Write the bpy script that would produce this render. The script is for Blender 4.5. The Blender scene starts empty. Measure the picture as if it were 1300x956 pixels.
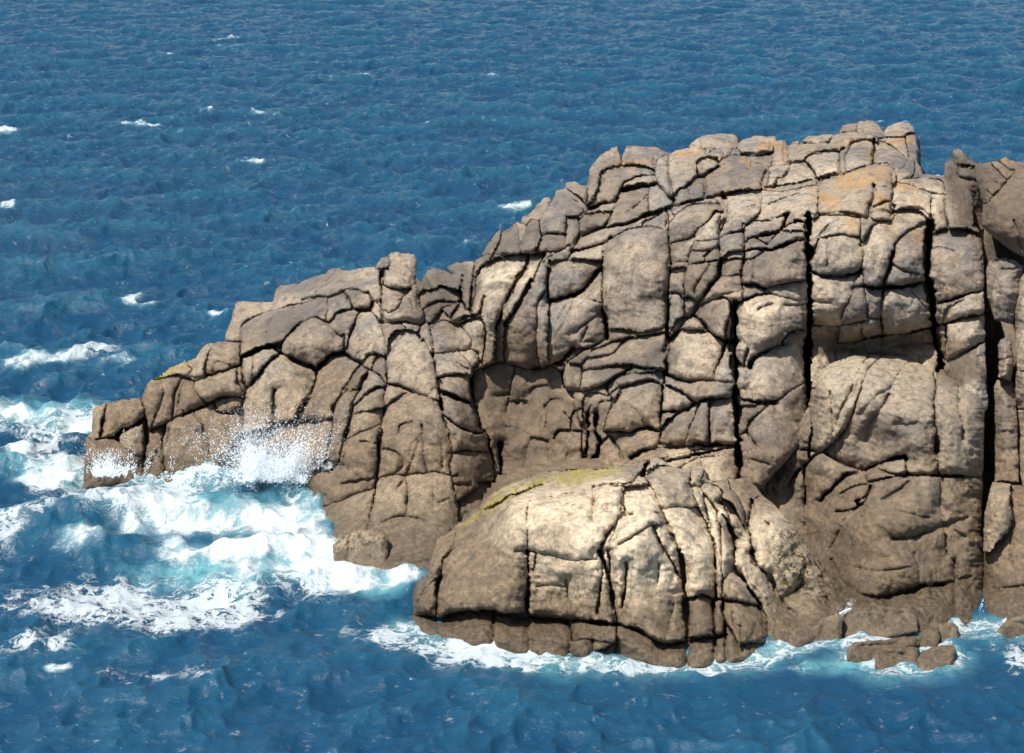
SKY_STR=.10; SUN_STR=5.0; EXPO=0.3
import bpy, math, random
import numpy as np
F=2249.0; CAMH=20.0; PITCH=math.radians(17.0); CX,CY=650.0,478.0
cP,sP=math.cos(PITCH),math.sin(PITCH)
rng=np.random.RandomState(7); random.seed(7)
def ray(px,py):
    u=(np.asarray(px,float)-CX)/F; v=(CY-np.asarray(py,float))/F
    return u, cP+v*sP, -sP+v*cP
def at(px,py,Y):
    u,dy,dz=ray(px,py); t=np.asarray(Y)/dy
    return np.stack([u*t,dy*t,CAMH+dz*t],-1)
def WL(px,py,z=0.0):
    u,dy,dz=ray(px,py); return (CAMH-z)*dy/-dz
def YZ(py,z): return float(WL(0,py,z))
# ---------- noise
_T=rng.rand(32,32,32).astype(np.float32)*2-1
def vnoise(x,y,z):
    xi=np.floor(x).astype(int);yi=np.floor(y).astype(int);zi=np.floor(z).astype(int)
    fx=x-xi;fy=y-yi;fz=z-zi
    fx=fx*fx*(3-2*fx);fy=fy*fy*(3-2*fy);fz=fz*fz*(3-2*fz)
    r=0
    for a in (0,1):
        for b in (0,1):
            for c in (0,1):
                w=(fx if a else 1-fx)*(fy if b else 1-fy)*(fz if c else 1-fz)
                r=r+w*_T[(xi+a)&31,(yi+b)&31,(zi+c)&31]
    return r
def fbm(x,y,z,o=4,g=0.5):
    s=0;a=1
    for i in range(o):
        s=s+a*vnoise(x*2**i+i*5.3,y*2**i+i*9.1,z*2**i+i*3.7);a*=g
    return s
def smooth(t): t=np.clip(t,0,1); return t*t*(3-2*t)
# ---------- line data
def parse(txt):
    out=[]
    for ln in txt.strip().splitlines():
        p=ln.split()
        if len(p)<3: continue
        ty,cr=p[0],p[1]; ox,oy,s=CROPS[cr]
        pts=np.array([[float(a) for a in q.split(',')] for q in p[2:]])
        out.append((ty,pts/s+[ox,oy]))
    return out
def parse_poly(txt):
    toks=txt.split(); ox,oy,s=CROPS[toks[0]]
    return np.array([[float(a) for a in q.split(',')] for q in toks[1:]])/s+[ox,oy]
def resample(p,step,curve=True):
    p=np.asarray(p,float)
    if curve and len(p)>2:      # Catmull-Rom, so traced cracks bend instead of kinking
        q=[p[0]]
        P=np.vstack([2*p[0]-p[1],p,2*p[-1]-p[-2]])
        for i in range(1,len(P)-2):
            a,b,c,d=P[i-1],P[i],P[i+1],P[i+2]
            for t in np.linspace(0,1,7)[1:]:
                q.append(0.5*((2*b)+(c-a)*t+(2*a-5*b+4*c-d)*t*t+(3*b-a-3*c+d)*t**3)*0.6+0.4*(b+(c-b)*t))
        p=np.array(q)
    d=np.r_[0,np.cumsum(np.hypot(*np.diff(p,axis=0).T))]
    n=max(2,int(d[-1]/step)+1); s=np.linspace(0,d[-1],n)
    return np.c_[np.interp(s,d,p[:,0]),np.interp(s,d,p[:,1])]
def rough(p,amp,seed):
    if len(p)<3: return p
    z=np.full(len(p),seed*1.37)
    ox=fbm(p[:,0]/9,p[:,1]/9,z,3,.6)*amp; oy=fbm(p[:,0]/9+40,p[:,1]/9,z,3,.6)*amp
    return p+np.c_[ox,oy]
def inside(px,py,poly):
    r=np.zeros(px.shape,bool); n=len(poly)
    for i in range(n):
        x1,y1=poly[i];x2,y2=poly[(i+1)%n]
        if y1==y2: continue
        c=((y1>py)!=(y2>py))
        r^=c&(px<(x2-x1)*(py-y1)/(y2-y1)+x1)
    return r
def tps(ctrl):
    c=np.array(ctrl,float); P=c[:,:2]/100; n=len(P)
    d=np.hypot(P[:,None,0]-P[None,:,0],P[:,None,1]-P[None,:,1])
    K=np.where(d>0,d*d*np.log(d+1e-9),0)+np.eye(n)*0.02
    A=np.zeros((n+3,n+3));A[:n,:n]=K;A[:n,n]=1;A[:n,n+1:]=P;A[n,:n]=1;A[n+1:,:n]=P.T
    w=np.linalg.solve(A,np.r_[c[:,2],0,0,0])
    def f(x,y):
        x=np.asarray(x,float)/100;y=np.asarray(y,float)/100
        s=w[n]+w[n+1]*x+w[n+2]*y
        for i in range(n):
            d2=(x-P[i,0])**2+(y-P[i,1])**2
            s=s+w[i]*0.5*d2*np.log(d2+1e-12)
        return s
    return f
#        half-width px, crack depth m, rounding radius px, rounding drop m
PROF={'W':(2.9,3.2,28,.55),'B':(1.45,.62,20,.36),'b':(.8,.22,13,.18),'G':(.85,.12,13,.17),'g':(.6,.07,7,.09),'o':(0,0,24,.60)}
def mkmesh(name,v,f):
    me=bpy.data.meshes.new(name)
    v=np.ascontiguousarray(v,np.float32); f=np.ascontiguousarray(f,np.int32)
    k=f.shape[1]
    me.vertices.add(len(v)); me.vertices.foreach_set('co',v.ravel())
    me.loops.add(f.size); me.loops.foreach_set('vertex_index',f.ravel())
    me.polygons.add(len(f)); me.polygons.foreach_set('loop_start',np.arange(0,f.size,k,dtype=np.int32))
    me.polygons.foreach_set('use_smooth',np.ones(len(f),bool))
    me.update(calc_edges=True); me.validate()
    return me
def link(name,me,mat=None,parent=None):
    o=bpy.data.objects.new(name,me); bpy.context.scene.collection.objects.link(o)
    if mat is not None: me.materials.append(mat)
    if parent is not None: o.parent=parent
    return o
def build_layer(outline,lines,depthf,step=1.5,thick=2.6,over=(),noise=1.0,rnd_off=.26,prof=None,odrop=1.0,seed=0,tones=()):
    """returns list of regions: dict(c=(px,py), area, v, f, tone)"""
    out=resample(np.vstack([outline,outline[:1]]),1.0,curve=False)[:-1]
    out=rough(out,1.0,seed+.5)
    L=[]
    for i,(ty,p) in enumerate(lines):
        q=resample(p,1.0); q=rough(q,1.1 if ty in 'WB' else .9,seed+i)
        L.append([ty,q])
    # close gaps: extend ends to nearest other line
    allp=[('o',out)]+[(t,q) for t,q in L]
    for i,(ty,q) in enumerate(L):
        if ty in 'Gg': continue
        for end in (0,-1):
            e=q[end]; best=9.0;bp=None
            for j,(t2,r) in enumerate(allp):
                if j==i+1 or t2 in ('G','g'): continue
                d=np.hypot(r[:,0]-e[0],r[:,1]-e[1]); k=d.argmin()
                if d[k]<best: best=d[k];bp=r[k]
            if bp is not None and best>0.5:
                n=int(best)+2; ex=np.linspace(e,bp,n)[1:]
                q=np.vstack([ex[::-1],q]) if end==0 else np.vstack([q,ex])
        L[i][1]=q; allp[i+1]=(ty,q)
    x0,y0=out.min(0)-4; x1,y1=out.max(0)+4
    nx=int((x1-x0)/step)+1; ny=int((y1-y0)/step)+1
    gx,gy=np.meshgrid(x0+np.arange(nx)*step,y0+np.arange(ny)*step)
    # fine raster for labels
    rs=1.0
    rw=int((x1-x0)/rs)+2; rh=int((y1-y0)/rs)+2
    bx,by=np.meshgrid(x0+np.arange(rw)*rs,y0+np.arange(rh)*rs)
    ins=inside(bx,by,out)
    bar=~ins
    def draw(q):
        q2=resample(q,.35,curve=False)
        ix=np.round((q2[:,0]-x0)/rs).astype(int); iy=np.round((q2[:,1]-y0)/rs).astype(int)
        for dx,dy in((0,0),(1,0),(0,1)):
            a=np.clip(iy+dy,0,rh-1);b=np.clip(ix+dx,0,rw-1); bar[a,b]=True
    for ty,q in L:
        if ty in 'WBb': draw(q)
    lab=np.zeros((rh,rw),int); cur=0
    # iterative flood by union of row runs
    parent=[0]
    def find(a):
        while parent[a]!=a: parent[a]=parent[parent[a]]; a=parent[a]
        return a
    prev=[]
    for yy in range(rh):
        row=~bar[yy]; d=np.diff(np.r_[0,row.astype(int),0]); s=np.where(d==1)[0]; e=np.where(d==-1)[0]
        runs=[]
        for a,b in zip(s,e):
            ids={find(r[2]) for r in prev if r[0]<b and r[1]>a}
            if ids:
                m=min(ids)
                for k in ids: parent[k]=m
            else:
                parent.append(len(parent)); m=len(parent)-1
            lab[yy,a:b]=m; runs.append((a,b,m))
        prev=runs
    remap=np.array([find(i) for i in range(len(parent))]); lab=remap[lab]
    # tiny regions vanish into neighbours; spread labels over barriers
    cnt=np.bincount(lab.ravel()); small=np.where(cnt<45)[0]; lab[np.isin(lab,small)]=0
    for it in range(14):
        z=(lab==0)&ins
        if not z.any(): break
        n=lab.copy()
        for dy,dx in((0,1),(1,0),(0,-1),(-1,0)):
            sh=np.roll(lab,(dy,dx),(0,1)); m=(n==0)&(sh>0)&ins; n[m]=sh[m]
        lab=n
    # distances per grid vertex
    near=np.full(gx.shape,1e9); nearp=np.stack([gx,gy],-1)
    acc=np.zeros(gx.shape); crack=np.zeros(gx.shape)
    PR=dict(PROF)
    if prof: PR.update(prof)
    wn=fbm(gx/14,gy/14,gx*0+seed,3)*.85+fbm(gx/4.5,gy/4.5,gx*0+seed+2,2)*.5; wc=fbm(gx/30+7,gy/30,gx*0+seed+5,3)
    def influence(q,ty):
        nonlocal acc,crack
        hw,dep,R,drop=PR[ty]; reach=max(R,hw)+3
        for s in range(0,len(q),40):
            seg=q[s:s+41]
            i0=max(0,int((seg[:,0].min()-reach-x0)/step));i1=min(nx,int((seg[:,0].max()+reach-x0)/step)+2)
            j0=max(0,int((seg[:,1].min()-reach-y0)/step));j1=min(ny,int((seg[:,1].max()+reach-y0)/step)+2)
            if i1<=i0 or j1<=j0: continue
            X=gx[j0:j1,i0:i1];Y=gy[j0:j1,i0:i1]
            d2=(X[...,None]-seg[:,0])**2+(Y[...,None]-seg[:,1])**2
            k=d2.argmin(-1); d=np.sqrt(np.take_along_axis(d2,k[...,None],-1)[...,0])
            yield (slice(j0,j1),slice(i0,i1)),d,seg[k]
    for ty,q in [('o',out)]+[(t,q) for t,q in L]:
        hw,dep,R,drop=PR[ty]
        if ty=='o': drop=drop*odrop
        elif ty in 'Bb':
            lr=np.random.RandomState(int(q[0,0]*7+q[-1,1]*3)%99991).rand()
            f_=.35+1.0*lr; hw=hw*(.6+.65*lr); dep=dep*f_; R=R*(.75+.5*lr); drop=drop*(.65+.6*lr)
        D=np.full(gx.shape,1e9); SG=np.zeros(gx.shape)
        for sl,d,pp in influence(q,ty):
            m=d<D[sl]
            D[sl][m]=d[m]; SG[sl][m]=((gy[sl]-pp[...,1])/(d+1.2))[m]
            v=near[sl]; m=d<v
            v[m]=d[m]; nearp[sl][m]=pp[m]
        m=D<R*1.5
        sg=SG[m]                      # +1: shoulder below the joint, -1: underside above it
        t=D[m]/(R*(1+.35*wn[m])*(1+.35*sg))
        t=np.clip(t,0,1)
        pr=drop*(1-np.sqrt(np.maximum(0,1-(1-t)**2)))*.75+drop*.25*(1-t)**2
        acc[m]+=(pr*(1+.30*sg))**2.5
        if hw>0:
            w=hw*(1+.8*wn)
            m=D<w*1.6
            crack[m]=np.maximum(crack[m],dep*(1-smooth((D[m]/(w[m]*1.6)-.5)/.5))*(1+.3*wn[m] if ty=='W' else np.clip(.75+1.1*wc[m],.12,1.5)))
    round_=acc**(1/2.5)
    # snap
    sn=near<step*.52
    VX=np.where(sn,nearp[...,0],gx); VY=np.where(sn,nearp[...,1],gy)
    # snapped onto a crack: full depth
    # triangles
    id_=np.arange(nx*ny).reshape(ny,nx)
    a=id_[:-1,:-1];b=id_[:-1,1:];c=id_[1:,1:];d=id_[1:,:-1]
    sa,sb,sc,sd=sn[:-1,:-1],sn[:-1,1:],sn[1:,1:],sn[1:,:-1]
    flip=(sb&sd)&~(sa&sc)
    t1=np.where(flip[...,None],np.stack([a,b,d],-1),np.stack([a,b,c],-1)).reshape(-1,3)
    t2=np.where(flip[...,None],np.stack([b,c,d],-1),np.stack([a,c,d],-1)).reshape(-1,3)
    T=np.vstack([t1,t2])[:,::-1]
    vx=VX.ravel();vy=VY.ravel()
    cx=vx[T].mean(1);cy=vy[T].mean(1)
    il=np.clip(((cy-y0)/rs+.5).astype(int),0,rh-1);jl=np.clip(((cx-x0)/rs+.5).astype(int),0,rw-1)
    tl=lab[il,jl]
    good=(tl>0)&inside(cx,cy,out)
    T=T[good];tl=tl[good]
    base=depthf(vx,vy)
    s=base/F
    mx=vx*s; mz=-vy*s          # metre-ish coordinates of the face
    nz=(fbm(mx/1.7,mz/1.3,base/1.6+seed,3)*.24+fbm(mx/.45,mz/.36,base/.5+seed,3,.55)*.060+np.abs(fbm(mx/.8+9,mz/.7,base/.9,3))*-.05+fbm(mx/.12,mz/.1,base/.2,2)*.010)*noise
    # faint horizontal weathering lines
    nz=nz+np.abs(vnoise(mx/1.8,mz/.13+fbm(mx/.9,mz/.9,mx*0,2)*1.2,base*0+3.3))*.022*noise
    z0=at(vx,vy,base)[:,2]; wfade=.35+.65*smooth((z0-.05)/.6); cfade=.12+.88*smooth((z0-.3)/.8)
    dcommon=base+round_.ravel()*(.4+.6*wfade)+crack.ravel()*cfade
    regions=[]
    for r in np.unique(tl):
        tr=T[tl==r]
        if len(tr)<6: continue
        ids,inv=np.unique(tr,return_inverse=True); tr=inv.reshape(tr.shape)
        x=vx[ids];y=vy[ids];rc=(x.mean(),y.mean()); ext=max(10,(np.ptp(x)+np.ptp(y))/2)
        rr=np.random.RandomState(int(rc[0]*13+rc[1]*7)%100000)
        off=rr.uniform(-1,1)*rnd_off; tl_=min(.0065,(.42 if ext<200 else .16)/ext); ax=rr.uniform(-1,1)*tl_; ay=rr.uniform(-1,1)*tl_
        tone=rr.uniform(-1,1)
        for (sx,sy,o_,ax_,ay_) in over:
            il=int((sy-y0)/rs);jl=int((sx-x0)/rs)
            if 0<=il<rh and 0<=jl<rw and lab[il,jl]==r: off,ax,ay=o_,ax_,ay_
        yc=(y.max()+y.min())/2; hh=(y.max()-y.min())/2+1; xh=(x.max()-x.min())/2+1; bul=0
        if 16<ext<240 and noise>.8:
            w1=fbm(x/30+seed,y/30,x*0+rc[0]*.1,3)*.10
            X1=(x-rc[0])/xh+w1; Y1=(y-yc)/hh+w1*.8
            sc_=ext*.5*.023; pl=[]
            for th,sl in ((-90,1.15),(-130,.8),(-50,.8),(90,.75),(140,.6),(40,.6),(180,.55),(0,.55)):
                if rr.rand()<.22: continue
                a_=math.radians(th+rr.uniform(-22,22)); k_=sl*rr.uniform(.45,1.35)
                pl.append(k_*((X1*math.cos(a_)+Y1*math.sin(a_))-rr.uniform(.05,.62)))
            pl.append(X1*0); pl=np.array(pl); sh=.035
            bul=np.log(np.exp(np.clip(pl,-3,3)/sh).sum(0))*sh*sc_*.62
            bul=np.minimum(bul,.9)-.12*min(1,ext/80)
        Yv=bul*wfade[ids]+dcommon[ids]+nz[ids]*(.3+.7*wfade[ids])+off*wfade[ids]+ax*(x-rc[0])+ay*(y-rc[1])
        vf=at(x,y,Yv)
        # closed back: same outline pulled together and pushed away
        k=.86 if ext>30 else .8
        xb=rc[0]+(x-rc[0])*k; yb=rc[1]+(y-rc[1])*k
        th=min(thick,.5+ext*.03)
        bb=depthf(xb,yb)+th
        vb=at(xb,yb,bb)
        n=len(ids)
        E=np.vstack([tr[:,[0,1]],tr[:,[1,2]],tr[:,[2,0]]])
        key=E.min(1)*n+E.max(1); u,i,cn=np.unique(key,return_index=True,return_counts=True)
        be=E[i[cn==1]]
        side=np.vstack([np.c_[be[:,1],be[:,0],be[:,0]+n],np.c_[be[:,1],be[:,0]+n,be[:,1]+n]])
        f=np.vstack([tr,tr[:,::-1]+n,side])
        regions.append(dict(c=rc,ext=ext,area=len(tr)*step*step/2,v=np.vstack([vf,vb]),f=f,tone=tone,lab=r,
            px=np.r_[x,xb],py=np.r_[y,yb],crk=np.r_[np.maximum(crack.ravel()[ids],0)*0+near.ravel()[ids],np.full(n,99.)]))
    return regions,(lab,x0,y0)
CROPS={'c1':(100,300,4.333),'c2':(100,440,4.333),'c3':(340,300,4.333),'c4':(370,480,4.333),'c5':(580,170,4.333),'c6':(580,330,4.333),'c7':(580,480,4.333),
'a1':(820,130,5.417),'a2':(1040,130,5.0),'a3':(820,270,5.417),'a4':(1010,260,4.483),'a5':(820,420,5.417),'a6':(1000,420,4.333),'a7':(1000,600,3.593),'a8':(740,570,4.333),
'b1':(500,560,4.333),'b2':(500,700,3.25),'b3':(800,700,4.333),'b8':(240,480,3.416),'p':(0,0,1.0)}
BACK_OUT="""p 104,625 107,590 108,558 116,548 117,521 123,514 137,512 146,509 180,504 182,498 185,490 193,481 202,477 215,468 232,460 248,455 257,441 262,436 271,434 284,434 287,425 296,397 301,384 345,383 347,381 350,367 356,362 379,360 393,353 416,347 418,343 428,340 444,343 455,340 476,340 478,336 485,327 493,325 497,321 515,320 526,324 528,330 528,353 535,357 537,351 543,343 555,339 566,344 573,348 567,338 585,332 603,331
607,328 615,317 630,296 635,291 638,295 649,288 656,282 661,283 663,275 672,272 682,259 691,251 698,251 700,255 707,242 716,240 720,232 730,230 739,236 745,235 748,216 751,209 765,195 776,187 784,186 788,200 790,206 791,198 795,185 811,185 834,187 849,194 853,194 859,190 875,189 875,185 883,176 897,171 914,169 931,170 935,174 936,183 942,178 957,172 984,173 986,179 997,178 1001,185 1006,180 1014,179 1015,183 1019,180 1020,175 1027,172 1053,171 1056,171 1066,168 1070,160 1080,156 1087,157 1094,153 1106,153 1116,158 1122,167 1128,160 1138,156 1154,156 1160,162 1163,170 1164,206 1170,212 1171,221 1184,221 1198,225 1215,231 1230,240 1235,255 1236,288 1243,292 1248,310 1249,340 1250,400 1252,480 1254,520 1020,560 985,600 940,650 700,690 560,705 545,712 520,728 470,735 440,740 425,725 420,705 400,690 379,655 379,639 393,605 412,579 430,590 420,600 356,600 298,625 250,635 183,630 150,615"""
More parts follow.
